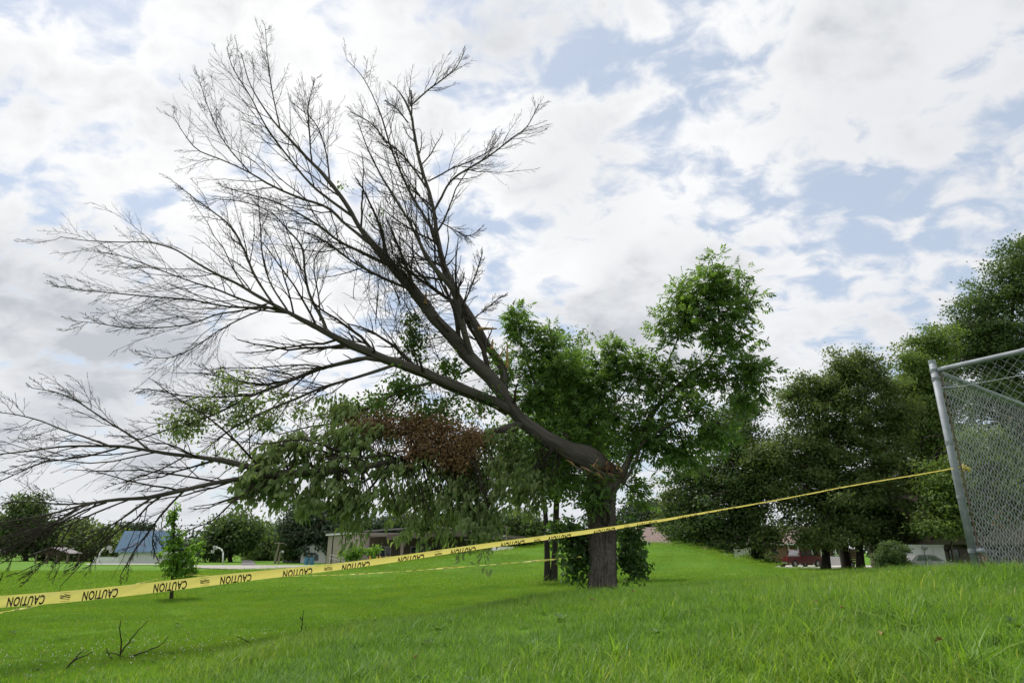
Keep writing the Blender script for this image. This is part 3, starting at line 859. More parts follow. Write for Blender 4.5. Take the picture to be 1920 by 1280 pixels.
    # ---------------- wilting drooping leaves hanging under the fallen crown
    E_map = [(500, 884, 52, 40, 11.2), (560, 839, 80, 36, 11.6), (540, 919, 66, 36, 11.2), (620, 879, 74, 44, 11.7), (640, 814, 66, 34, 12), (690, 834, 60, 40, 12.2), (600, 934, 40, 22, 11.6), (660, 934, 52, 44, 11.8), (680, 979, 30, 34, 11.8),
             (760, 934, 62, 36, 12.2), (830, 929, 62, 40, 12.6), (800, 969, 60, 26, 12.4), (760, 874, 60, 24, 12.4), (900, 904, 60, 56, 13), (960, 884, 44, 62, 13.4), (900, 954, 56, 30, 12.8), (990, 924, 34, 46, 13.5), (930, 814, 44, 34, 13.2), (640, 764, 40, 22, 12.4),
             (520, 844, 40, 22, 11.5), (470, 909, 24, 26, 11.1), (720, 904, 30, 30, 12), (850, 998, 62, 16, 12.4), (765, 996, 36, 14, 12.2), (920, 985, 40, 22, 12.8)]
    nC = 480
    cc, _ = ell_points(E_map, nC, 0.6)
    lowP = P2[[30, 32, 34, 35, 40, 0, 1]]; lowR = R2[[30, 32, 34, 35, 40, 0, 1]]
    cp, cr = connect(cc, lowP, lowR, 7, 0.012, sag=-0.5)
    tube_obj('leafy_twigs', [(cp, cr, 4)], M['twig'], t, 'stuff')
    # each twig end carries a spray of leaves hanging one below another
    n_per = 19
    ctr = np.repeat(cc, n_per, 0)
    spray = nrmz(np.array([-0.75, -0.25, -0.55]) + 0.45 * rng.normal(size=cc.shape))
    face = nrmz(np.array([-0.35, -0.45, 0.8]) + 0.30 * rng.normal(size=cc.shape))
    along = rng.uniform(-0.20, 0.26, (len(ctr), 1))
    start = ctr + np.repeat(spray, n_per, 0) * along + rng.normal(0, 1, (len(ctr), 3)) * np.array([0.055, 0.055, 0.045])
    axis = nrmz(np.repeat(spray, n_per, 0) * 0.55 + np.array([-0.1, -0.1, -0.75]) + 0.28 * rng.normal(size=start.shape))
    nn = nrmz(np.repeat(face, n_per, 0) + 0.33 * rng.normal(size=start.shape))
    Ls = rng.uniform(0.07, 0.18, len(start))
    obj('wilting_foliage', leaf_mesh('wilting_foliage', start, axis, nn, Ls, Ls * rng.uniform(0.34, 0.62, len(Ls)), 0.35), M['maple'], t, 'stuff')

    # 300 of the nearest hanging leaves, each one a leaf
    prof = [(0, 0), (.10, .10), (.36, .08), (.24, .30), (.50, .44), (.26, .52), (.30, .74), (.12, .72), (0, 1.0)]
    pts = [(x, 0.05 * y, y) for x, y in prof] + [(-x, 0.05 * y, y) for x, y in prof[-2:0:-1]]
    vs = [Vector((x, 0.10 * abs(x), -z)) for x, _, z in pts] + [Vector((0, -0.03, -0.45))]
    lm = bpy.data.meshes.new('leaf')
    n = len(pts)
    lm.from_pydata(vs, [], [(i, (i + 1) % n, n) for i in range(n)])
    lm.materials.append(M['maple'])
    cand = start[np.argsort(start[:, 1] + rng.normal(0, 0.15, len(start)))[:1500]]
    pick = cand[rng.choice(len(cand), 300, replace=False)]
    for q in pick:
        o = obj('leaf', lm, None, t)
        o.location = (q[0] , q[1] - 0.05, q[2])
        o.rotation_euler = (rng.normal(-0.35, 0.35), rng.normal(0.2, 0.35), rng.uniform(-1.2, 1.2))
        s_ = rng.uniform(0.12, 0.18); o.scale = (s_ * .62, s_, s_)

    # ---------------- small leaf tufts on the thin limbs, darker leaves between the leaders
    E_t = [(430, 722, 22, 16, 12.1), (395, 765, 26, 18, 11.9), (350, 795, 28, 14, 11.7), (445, 790, 20, 14, 12), (375, 800, 22, 16, 11.8), (410, 700, 8, 6, 12.5), (470, 760, 24, 16, 12), (520, 740, 20, 12, 12.2), (440, 855, 10, 10, 11), (330, 810, 20, 12, 11.7), (500, 795, 30, 20, 12),
           (400, 850, 14, 10, 11), (360, 770, 14, 10, 11.8), (560, 770, 26, 18, 12.3), (312, 793, 6, 5, 11.6), (455, 705, 14, 8, 12.5)]
    E_d = [(780, 640, 26, 46, 13.6), (770, 600, 20, 22, 13.7), (700, 765, 60, 30, 12.8), (640, 770, 50, 24, 12.7), (760, 730, 50, 36, 13), (830, 770, 50, 26, 13.2), (845, 690, 36, 30, 13.6), (800, 790, 60, 30, 13), (905, 755, 34, 30, 13.7), (960, 840, 46, 40, 13.6), (1010, 880, 44, 50, 13.9), (1060, 890, 40, 50, 14.1),
           (650, 345, 6, 5, 14.4), (707, 412, 7, 8, 13.7), (700, 800, 40, 20, 12.6), (860, 880, 60, 30, 13)]
    for nm, E, nc, per, mt, lo, hi in (('leaf_tufts', E_t, 150, 13, M['maple'], 0.06, 0.10), ('dark_foliage', E_d, 520, 14, M['deep'], 0.06, 0.12)):
        cc, _ = ell_points(E, nc, 0.7)
        cp, cr = connect(cc, P2[:live0], R2[:live0], 5, 0.008)
        tube_obj('leafy_twigs', [(cp, cr, 3)], M['twig'], t, 'stuff')
        ctr = np.repeat(cc, per, 0)
        st = ctr + rng.normal(0, 0.10, ctr.shape)
        ax = nrmz(rand_dir(len(st)) + np.array([0, 0, -0.5]))
        nn = nrmz(UP + 0.8 * rng.normal(size=st.shape))
        Ls = rng.uniform(lo, hi, len(st))
        obj(nm, leaf_mesh(nm, st, ax, nn, Ls, Ls * 0.55), mt, t, 'stuff')

    # ---------------- dead brown leaves lodged in the fork
    E_b = [(690, 800, 30, 16, 12.3), (730, 805, 46, 26, 12.4), (780, 800, 50, 26, 12.4), (780, 840, 50, 26, 12.4), (840, 815, 48, 32, 12.5), (870, 850, 36, 34, 12.6), (835, 860, 40, 22, 12.5), (885, 815, 24, 24, 12.6), (660, 793, 26, 9, 12.3)]
    cc, _ = ell_points(E_b, 420, 0.6)
    per = 26
    ctr = np.repeat(cc, per, 0)
    st = ctr + rng.normal(0, 0.085, ctr.shape) + (rng.random((len(ctr), 1)) < .06) * rng.normal(0, .3, ctr.shape)
    ax = nrmz(rand_dir(len(st)) + np.array([0, 0, -0.7]))
    Ls = rng.uniform(0.035, 0.075, len(st))
    obj('dead_foliage', leaf_mesh('dead_foliage', st, ax, rand_dir(len(st)), Ls, Ls * 0.5, 0.5), M['brown'], t, 'stuff')

    # ---------------- sprouts round the foot of the trunk
    E_s = [(1085, 1020, 34, 30, 14.2), (1065, 1000, 30, 22, 14.2), (1080, 1050, 30, 26, 14.1), (1085, 1080, 18, 16, 14), (1185, 1035, 30, 36, 14.2), (1180, 1000, 26, 26, 14.3), (1195, 1065, 22, 18, 14.1), (1050, 985, 20, 14, 14.1)]
    cc, _ = ell_points(E_s, 170, 0.6)
    root = np.array([[*P(1105, 1105, 14.2)[:2], bz], [*P(1160, 1105, 14.2)[:2], bz], P(1110, 1050, 14.2), P(1160, 1050, 14.2)])[None]
    cp, cr = connect(cc, root, np.full((1, 4), 0.02), 6, 0.008)
    tube_obj('sprout_stems', [(cp, cr, 4)], M['twig'], t, 'stuff')
    ctr = np.repeat(cc, 14, 0)
    st = ctr + rng.normal(0, 0.10, ctr.shape)
    ax = nrmz(rand_dir(len(st)) + np.array([0, -0.2, -0.5]))
    nn = nrmz(UP + 0.7 * rng.normal(size=st.shape))
    Ls = rng.uniform(0.08, 0.14, len(st))
    obj('sprout_foliage', leaf_mesh('sprout_foliage', st, ax, nn, Ls, Ls * 0.6), M['sprout'], t, 'stuff')

    # ---------------- sprigs dangling below the crown
    for (x0, y0, x1, y1, Y, n) in ((880, 985, 868, 1048, 12.6, 16), (896, 980, 912, 1062, 12.6, 14)):
        a, b = P(x0, y0, Y), P(x1, y1, Y)
        MB().bar(a, b, .006, .004, 5).build('sprig', M['twig'], t)
        for k in range(n):
            f = 0.5 + 0.5 * k / n
            q = a * (1 - f) + b * f + rng.normal(0, .07, 3)
            o = obj('leaf', lm, None, t)
            o.location = q; o.rotation_euler = (rng.normal(-0.3, .3), rng.normal(0, .4), rng.uniform(-1.2, 1.2))
            s_ = rng.uniform(.13, .19); o.scale = (s_ * .5, s_, s_)
    # parts with their own location need the parent inverse only
    return t


build_broken_tree()


# ------------------------------------------------------------------ other trees
def crown_tree(name, label, cat, group, trunk_px, ells, mat, n_clump, per, clump_r, leaf, bark=None, trunk_w=None, simple=True, droop=0.0, pw=0.40, limb_share=0.5, feather=0.0):
    """trunk_px: list of (px, py, Y, width_px) from the foot upwards; the foot is set on the ground"""
    bark = bark or M['bark_dark']
    n_clump = int(n_clump * 0.75); per = int(per * 1.38)      # fewer, fuller boughs
    x, y, Y, w = trunk_px[0]
    f = P(x, y, Y); gzv = gz1(f[0], f[1])
    t = thing(name, label, cat, (f[0], f[1], gzv), group)
    tp = [(f[0], f[1], gzv - 0.15, w * .5 * Y / F * 1.25)]
    for (x, y, Y_, w) in trunk_px[1:]:
        q = P(x, y, Y_); tp.append((*q, w * .5 * Y_ / F))
    obj('trunk', trunk_mesh(tp, 18, 30, 0.05, 0.25, int(abs(f[0] * 7)) % 97), bark, t)
    s = spline(np.array(tp), 30)
    top = s[10:]
    cc, out = ell_points(ells, n_clump, pw)
    cc = cc + out * rng.normal(0, 0.9, (n_clump, 1)) * clump_r
    nb = max(6, int(n_clump * limb_share))
    cp, cr = connect(cc[:nb], top[:, :3][None], top[:, 3][None] * 0.6, 7, 0.05 * Y / 60 + 0.012)
    tube_obj('branches', [(cp, cr, 5)], bark, t, 'stuff')
    ctr = np.repeat(cc, per, 0); oo = np.repeat(out, per, 0)
    n = len(ctr)
    st = ctr + rng.normal(0, 1, (n, 3)) * clump_r * np.array([1.12, 1.12, 0.58])
    if feather:
        st += oo * rng.exponential(feather, (n, 1))
    ax = nrmz(rand_dir(n) + 0.4 * oo + np.array([0, 0, -droop]))
    nn = nrmz(0.6 * UP + 0.3 * oo + 0.8 * (st - ctr) / clump_r * 0.6 + 0.42 * rng.normal(size=(n, 3)))
    Ls = leaf * rng.uniform(0.7, 1.3, n)
    obj('crown', leaf_mesh('crown', st, ax, nn, Ls, Ls * 0.6, simple=simple), mat, t, 'stuff')
    return t
def build_trees():
    # double-stemmed tree behind the broken one
    t = crown_tree('twin_trunk_tree', 'twin-trunked tree on the mown lawn just behind the broken tree', 'tree', None,
                   [(1038, 1090, 28, 12), (1040, 1040, 28, 10.5), (1042, 980, 28, 10), (1045, 900, 28, 9), (1050, 800, 28, 8), (1060, 720, 28, 5)],
                   [(1040, 860, 90, 50, 28), (1000, 820, 60, 50, 28), (1090, 790, 80, 80, 28.5), (1060, 720, 70, 60, 28), (1120, 860, 60, 50, 28), (1040, 910, 50, 24, 27.5), (990, 890, 50, 40, 27.5), (1070, 665, 40, 40, 28)],
                   M['deep'], 260, 90, 0.30, 0.15, simple=False)
    s = [(*P(1026, 1090, 28)[:2], gz1(*P(1026, 1090, 28)[:2]) - .1, .13)] + [(*P(x, y, 28), w * .5 * 28 / F) for x, y, w in ((1026, 1040, 9), (1024, 980, 8.5), (1016, 900, 8), (1005, 830, 5))]
    obj('trunk', trunk_mesh(s, 18, 30, 0.05, 0.25, 41), M['bark_dark'], t)

    # young oak on the lawn
    crown_tree('sapling', 'young bright green oak sapling on the lawn behind the caution tape', 'tree', None,
               [(323, 1118, 23, 5), (323, 1090, 23, 4.5), (325, 1040, 23, 4), (326, 990, 23, 3), (327, 950, 23, 1.6)],
               [(326, 972, 9, 22, 23), (330, 1010, 18, 14, 23), (322, 1030, 22, 14, 23), (340, 1045, 24, 18, 23), (372, 1022, 14, 16, 23), (328, 1068, 30, 16, 23), (350, 1075, 22, 12, 23), (310, 1052, 12, 10, 23), (327, 955, 4, 8, 23)],
               M['young'], 175, 12, 0.06, 0.115, simple=False, limb_share=0.6, pw=0.6)
    crown_tree('sapling', 'small pale green sapling in front of the tan metal building', 'tree', None,
               [(666, 1073, 44, 3), (666, 1060, 44, 2.6), (667, 1045, 44, 2), (668, 1030, 44, 1.2)],
               [(665, 1044, 20, 13, 44), (690, 1034, 18, 8, 44), (700, 1030, 14, 4, 44), (655, 1040, 14, 8, 44), (672, 1030, 14, 8, 44)],
               M['young'], 110, 14, 0.13, 0.17, limb_share=0.5, pw=0.7)

    R = 'trees along the houses on the right'
    crown_tree('shade_tree', 'dark dense thick-trunked tree in front of the brick house, left of the pickup', 'tree', R,
               [(1418, 1052, 62, 19), (1418, 1010, 62, 16), (1415, 950, 62, 13), (1400, 860, 62, 8)],
               [(1330, 950, 80, 52, 62), (1290, 900, 46, 50, 62), (1370, 890, 70, 60, 62), (1380, 820, 60, 56, 63), (1395, 970, 60, 36, 61), (1300, 985, 50, 34, 61), (1340, 1000, 60, 22, 61), (1420, 1000, 40, 22, 60), (1430, 900, 50, 60, 62), (1390, 770, 40, 34, 63)],
               M['treeA'], 520, 85, 0.50, 0.27, feather=0.10)
    crown_tree('shade_tree', 'tallest round-topped tree in the row, behind the red pickup', 'tree', R,
               [(1547, 1060, 60, 13), (1549, 1010, 60, 11), (1560, 940, 60, 10), (1580, 800, 60, 7), (1592, 700, 60, 4)],
               [(1600, 690, 42, 36, 60), (1575, 720, 50, 40, 60), (1640, 710, 34, 34, 60), (1525, 730, 44, 40, 60), (1495, 770, 30, 40, 60), (1560, 790, 80, 50, 60), (1640, 780, 40, 60, 60), (1500, 850, 66, 56, 60), (1680, 770, 34, 50, 60), (1670, 850, 40, 50, 60), (1590, 860, 80, 50, 60), (1450, 900, 50, 44, 59), (1540, 930, 90, 40, 59), (1620, 930, 70, 46, 59), (1490, 985, 66, 26, 58), (1590, 990, 60, 24, 58), (1530, 1010, 50, 12, 57), (1580, 1015, 40, 12, 56), (1450, 1005, 34, 14, 58), (1430, 860, 36, 30, 59)],
               M['treeB'], 980, 85, 0.46, 0.26, feather=0.14)
    crown_tree('shade_tree', 'dark leaning tree over the slatted trailer right of the pickup', 'tree', R,
               [(1588, 1062, 62, 13), (1584, 1030, 62, 11), (1578, 980, 62, 9), (1600, 900, 63, 6)],
               [(1600, 950, 60, 34, 63), (1660, 950, 60, 46, 64), (1690, 900, 50, 50, 65), (1640, 1000, 40, 14, 63), (1710, 985, 36, 26, 63), (1560, 985, 40, 20, 62)],
               M['treeB'], 330, 85, 0.42, 0.25)
    crown_tree('shade_tree', 'dark trunk and crown beside the round bush', 'tree', R,
               [(1612, 1062, 59, 12), (1612, 1020, 59, 11), (1613, 970, 60, 10), (1620, 900, 61, 8)],
               [(1640, 940, 56, 34, 61), (1590, 930, 50, 34, 61), (1680, 960, 46, 34, 61), (1635, 970, 50, 26, 60), (1650, 1005, 44, 14, 59), (1700, 1000, 40, 14, 59)],
               M['treeB'], 300, 85, 0.42, 0.25)
    crown_tree('shade_tree', 'yellowish green tree left of the chain-link fence post', 'tree', R,
               [(1745, 1062, 66, 14), (1745, 1000, 66, 12), (1740, 900, 66, 10), (1735, 760, 66, 6)],
               [(1715, 690, 40, 40, 66), (1745, 650, 40, 40, 67), (1700, 745, 44, 40, 66), (1750, 740, 56, 56, 66), (1725, 810, 56, 46, 66), (1775, 830, 50, 60, 66), (1740, 890, 50, 46, 66), (1780, 920, 40, 46, 65), (1785, 985, 24, 24, 64), (1760, 960, 30, 24, 64), (1800, 900, 34, 40, 53), (1850, 890, 44, 36, 53), (1905, 900, 46, 34, 53), (1790, 950, 26, 26, 53), (1870, 935, 30, 16, 53), (1840, 850, 50, 40, 54), (1880, 930, 44, 30, 52), (1930, 930, 50, 40, 52), (1815, 975, 20, 14, 52), (1770, 990, 16, 14, 52), (1772, 950, 26, 36, 53), (1795, 925, 34, 36, 52), (1765, 905, 34, 30, 53), (1835, 965, 30, 16, 52), (1740, 985, 20, 20, 53)],
               M['treeC'], 1050, 85, 0.48, 0.27, feather=0.10)
    crown_tree('shade_tree', 'huge dark tree towering above the chain-link fence at the right edge', 'tree', R,
               [(1880, 1064, 74, 26), (1880, 1000, 74, 22), (1885, 880, 74, 17), (1890, 700, 74, 10), (1900, 560, 74, 5)],
               [(1920, 480, 60, 44, 74), (1890, 540, 60, 46, 74), (1850, 575, 50, 36, 74), (1800, 610, 36, 46, 74), (1830, 650, 60, 50, 74), (1900, 640, 80, 60, 74), (1770, 680, 34, 40, 74), (1980, 560, 80, 90, 76), (1850, 740, 70, 50, 73), (1940, 740, 80, 60, 74), (1900, 830, 90, 36, 73), (1990, 850, 80, 60, 75), (1880, 900, 60, 30, 73), (1960, 960, 70, 40, 73)],
               M['treeA'], 1000, 85, 0.62, 0.34, feather=0.16)
    crown_tree('shade_tree', 'small olive tree behind the green mound beside the mauve roof', 'tree', R,
               [(1262, 1050, 64, 6), (1262, 1020, 64, 5), (1262, 960, 64, 4)],
               [(1270, 985, 34, 28, 64), (1290, 1005, 34, 20, 63), (1262, 950, 26, 26, 64), (1310, 960, 30, 30, 64)],
               M['treeB'], 150, 70, 0.42, 0.26)
    crown_tree('round_bush', 'round clipped dark bush left of the silver car', 'bush', None,
               [(1672, 1062, 47, 4), (1672, 1052, 47, 4), (1672, 1040, 47, 3)],
               [(1672, 1040, 28, 24, 47), (1655, 1048, 20, 16, 47), (1690, 1050, 14, 14, 47)], M['treeA'], 130, 70, 0.16, 0.13)
    crown_tree('low_shrub', 'low dark shrub against the brick wall left of the pickup', 'bush', None,
               [(1432, 1056, 66, 4), (1432, 1052, 66, 4), (1432, 1048, 66, 3)],
               [(1425, 1050, 22, 10, 66), (1445, 1053, 14, 8, 66), (1405, 1048, 14, 8, 66)], M['treeA'], 70, 60, 0.2, 0.2)

    Lg = 'trees beyond the playing field'
    specs = [
        ('tall rounded dark tree at the far left edge of the field', [(48, 1056, 120, 6), (48, 1020, 120, 5), (50, 970, 120, 3)], [(52, 950, 34, 20, 120), (45, 975, 40, 26, 120), (30, 1005, 46, 26, 120), (62, 1010, 40, 26, 120), (10, 990, 30, 26, 122)], 'treeA', 300),
        ('broad dark tree behind the brown pavilion roof', [(112, 1056, 125, 5), (112, 1030, 125, 4), (112, 1000, 125, 3)], [(112, 1010, 36, 24, 125), (130, 1000, 34, 20, 126), (90, 1025, 30, 20, 124), (150, 1020, 30, 20, 124)], 'treeA', 240),
        ('bushy dark tree left of the blue barn', [(178, 1056, 115, 4), (178, 1030, 115, 4), (178, 1000, 115, 3)], [(165, 1005, 30, 22, 116), (190, 1020, 24, 26, 114), (205, 1035, 16, 18, 112), (150, 1035, 30, 16, 114)], 'treeB', 220),
        ('dark spreading tree over the curved basketball goal', [(431, 1058, 108, 6), (432, 1035, 108, 5), (440, 1005, 108, 3)], [(440, 985, 30, 16, 108), (425, 1000, 36, 20, 108), (462, 1000, 26, 18, 108), (405, 1020, 24, 22, 107), (450, 1015, 34, 14, 108)], 'treeA', 260),
        ('round lighter green tree beside the far road', [(478, 1058, 130, 3), (478, 1050, 130, 3), (478, 1040, 130, 2)], [(482, 1040, 18, 18, 130), (492, 1048, 14, 12, 130)], 'treeC', 90),
        ('dark tree behind the leaning utility pole', [(520, 1058, 125, 4), (520, 1030, 125, 4), (520, 1000, 125, 3)], [(515, 1005, 34, 24, 125), (540, 1015, 30, 26, 124), (500, 1025, 24, 24, 125), (525, 1035, 34, 18, 123)], 'treeA', 260),
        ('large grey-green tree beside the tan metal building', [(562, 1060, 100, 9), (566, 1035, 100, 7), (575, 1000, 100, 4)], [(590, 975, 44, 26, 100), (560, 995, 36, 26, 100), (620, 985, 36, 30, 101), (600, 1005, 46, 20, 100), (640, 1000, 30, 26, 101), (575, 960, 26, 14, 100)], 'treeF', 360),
        ('slim dark tree left of the white shed', [(551, 1060, 102, 4), (551, 1035, 102, 3), (551, 1000, 102, 2)], [(548, 1010, 22, 24, 103), (556, 1030, 18, 14, 102)], 'treeA', 110),
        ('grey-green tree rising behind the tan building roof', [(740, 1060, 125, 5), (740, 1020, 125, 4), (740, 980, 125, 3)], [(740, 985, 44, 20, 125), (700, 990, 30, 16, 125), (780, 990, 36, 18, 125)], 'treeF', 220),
        ('dark tree behind the right end of the tan building', [(860, 1060, 120, 5), (860, 1020, 120, 4), (860, 985, 120, 3)], [(850, 985, 50, 24, 120), (900, 995, 44, 26, 120), (820, 1000, 30, 18, 120)], 'treeA', 240),
        ('dark tree behind the small grey-roofed shed', [(985, 1050, 110, 5), (985, 1020, 110, 4), (985, 985, 110, 3)], [(985, 990, 44, 30, 110), (950, 1005, 34, 22, 110), (1010, 1010, 34, 20, 110), (930, 985, 30, 20, 112)], 'treeA', 260),
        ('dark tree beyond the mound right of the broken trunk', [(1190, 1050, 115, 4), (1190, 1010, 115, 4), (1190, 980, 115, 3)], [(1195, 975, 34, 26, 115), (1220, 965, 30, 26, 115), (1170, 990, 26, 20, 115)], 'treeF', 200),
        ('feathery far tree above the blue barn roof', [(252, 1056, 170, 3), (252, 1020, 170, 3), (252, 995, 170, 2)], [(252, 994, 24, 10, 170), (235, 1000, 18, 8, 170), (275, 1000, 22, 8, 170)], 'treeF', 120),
    ]
    for lab, tp, el, mt, nc in specs:
        crown_tree('field_tree', lab, 'tree', Lg, tp, el, M[mt], nc, 45, 0.75, 0.55)
    # far wood closing the view: nobody could count it
    E = []
    for x in range(-900, 2900, 24):
        h = 1012 + rng.normal(0, 6) + (-8 if x < 420 else 0)
        E.append((x, h + 16, 26, 26, 210 + rng.normal(0, 12), 0.7))
    cc, out = ell_points(E, 2600, 0.45)
    ctr = np.repeat(cc, 22, 0); n = len(ctr)
    st = ctr + rng.normal(0, 1, (n, 3)) * 1.3
    Ls = rng.uniform(0.9, 1.6, n)
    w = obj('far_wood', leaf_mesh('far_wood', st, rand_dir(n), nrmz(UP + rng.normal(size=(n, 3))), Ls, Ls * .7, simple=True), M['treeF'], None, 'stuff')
    tag(w, 'far-off belt of woodland closing the horizon behind the field', 'wood')


build_trees()
# ------------------------------------------------------------------ grass
def blade_patch(name, n, size, h0, h1, w0, w1, lean, mat, seg=3, coarse=0):
    """n curved blades on a square of that size, as one mesh (used only through the scatter below)"""
    hs = rng.uniform(h0, h1, n) * (0.6 + 0.4 * rng.random(n))
    b = rng.uniform(-size / 2, size / 2, (n, 2))
    az = rng.uniform(0, 2 * np.pi, n)
    d = np.stack([np.cos(az), np.sin(az), np.zeros(n)], -1)
    s = np.stack([-np.sin(az), np.cos(az), np.zeros(n)], -1)
    ln = np.abs(rng.normal(lean, lean * 0.6, n))
    w = rng.uniform(w0, w1, n)
    rows = []
    for k in range(seg + 1):
        t = k / seg
        c = np.stack([b[:, 0], b[:, 1], np.zeros(n)], -1) + d * (ln * hs * t ** 1.8)[:, None] + UP * (hs * (t - 0.22 * t * t * np.minimum(ln, 1.6)))[:, None]
        ww = w * (1 - t) ** 0.7 * (0.5 if k else 0.35)
        if k < seg:
            rows += [c - s * ww[:, None], c + s * ww[:, None]]
        else:
            rows += [c]
    V = np.stack(rows, 1)
    m = V.shape[1]
    i = np.arange(n)[:, None] * m
    Q = np.concatenate([i + np.array([[2 * k, 2 * k + 1, 2 * k + 3, 2 * k + 2]]) for k in range(seg - 1)])
    T = i + np.array([[2 * (seg - 1), 2 * (seg - 1) + 1, 2 * seg]])
    me = mesh_np(name, V.reshape(-1, 3), [Q, T], smooth=False)
    me.materials.append(mat)
    return bpy.data.objects.new(name, me)


def grass_mat(name, dark, mid, light, tr=0.4):
    m, nt, b = mat_new(name)
    geo = nt.nodes.new('ShaderNodeNewGeometry')
    oi = nt.nodes.new('ShaderNodeObjectInfo')
    c = ramp(nt, geo.outputs['Random Per Island'], [(0.0, dark), (0.55, mid), (0.90, light), (1.0, (0.33, 0.29, 0.14))])
    pos = nnoise(nt, 0.35, 4, 0.6, geo.outputs['Position'])
    c = mixc(nt, 0.75, c, ramp(nt, pos, [(0.28, (0.62, 0.78, 0.80)), (0.5, (1.0, 1.0, 1.0)), (0.72, (1.4, 1.18, 0.9))]), 'MULTIPLY')
    nt.links.new(c, b.inputs['Base Color'])
    b.inputs['Roughness'].default_value = 0.5
    b.inputs['Specular IOR Level'].default_value = 0.22
    t = nt.nodes.new('ShaderNodeBsdfTranslucent')
    nt.links.new(mixc(nt, 1.0, c, (1.5, 1.5, 0.6), 'MULTIPLY'), t.inputs[0])
    mx = nt.nodes.new('ShaderNodeMixShader'); mx.inputs[0].default_value = tr
    nt.links.new(b.outputs[0], mx.inputs[1]); nt.links.new(t.outputs[0], mx.inputs[2])
    nt.links.new(mx.outputs[0], nt.nodes['Material Output'].inputs[0])
    return m


def scatter(name, label, cat, pts, rotz, scl, idx, protos):
    col = bpy.data.collections.new(name + '_kinds')
    for p in protos:
        col.objects.link(p)
    me = bpy.data.meshes.new(name)
    me.vertices.add(len(pts)); me.vertices.foreach_set('co', np.asarray(pts, np.float32).ravel())
    a = me.attributes.new('rot', 'FLOAT_VECTOR', 'POINT')
    a.data.foreach_set('vector', np.stack([rng.normal(0, .06, len(pts)), rng.normal(0, .06, len(pts)), rotz], -1).astype(np.float32).ravel())
    a = me.attributes.new('scl', 'FLOAT', 'POINT'); a.data.foreach_set('value', np.asarray(scl, np.float32))
    a = me.attributes.new('idx', 'INT', 'POINT'); a.data.foreach_set('value', np.asarray(idx, np.int32))
    me.update()
    o = obj(name, me, None, None, 'stuff')
    tag(o, label, cat)
    ng = bpy.data.node_groups.new(name, 'GeometryNodeTree')
    ng.interface.new_socket('Geometry', in_out='INPUT', socket_type='NodeSocketGeometry')
    ng.interface.new_socket('Geometry', in_out='OUTPUT', socket_type='NodeSocketGeometry')
    N, L = ng.nodes, ng.links
    gi, go = N.new('NodeGroupInput'), N.new('NodeGroupOutput')
    iop = N.new('GeometryNodeInstanceOnPoints')
    ci = N.new('GeometryNodeCollectionInfo')
    ci.inputs['Collection'].default_value = col
    ci.inputs['Separate Children'].default_value = True
    ci.inputs['Reset Children'].default_value = True
    iop.inputs['Pick Instance'].default_value = True

    def na(nm, ty):
        n = N.new('GeometryNodeInputNamedAttribute'); n.data_type = ty
        n.inputs['Name'].default_value = nm
        return n.outputs['Attribute']
    L.new(gi.outputs[0], iop.inputs['Points']); L.new(ci.outputs[0], iop.inputs['Instance'])
    L.new(na('idx', 'INT'), iop.inputs['Instance Index'])
    L.new(na('rot', 'FLOAT_VECTOR'), iop.inputs['Rotation'])
    L.new(na('scl', 'FLOAT'), iop.inputs['Scale'])
    L.new(iop.outputs[0], go.inputs[0])
    md = o.modifiers.new('scatter', 'NODES'); md.node_group = ng
    return o


def tallness(x, y):
    """1 on the unmown bank, 0 on the mown lawn"""
    z = gz(x, y)
    edge = 0.10 * np.sin(x * 1.1) + 0.06 * np.sin(x * 2.7 + y)
    return sstep(z + 0.12 * edge, 0.30, 0.46) * (1 - sstep(np.hypot(x - 4, y - 8), 11, 14)) * (1 - sstep(y, 14.0, 15.5))


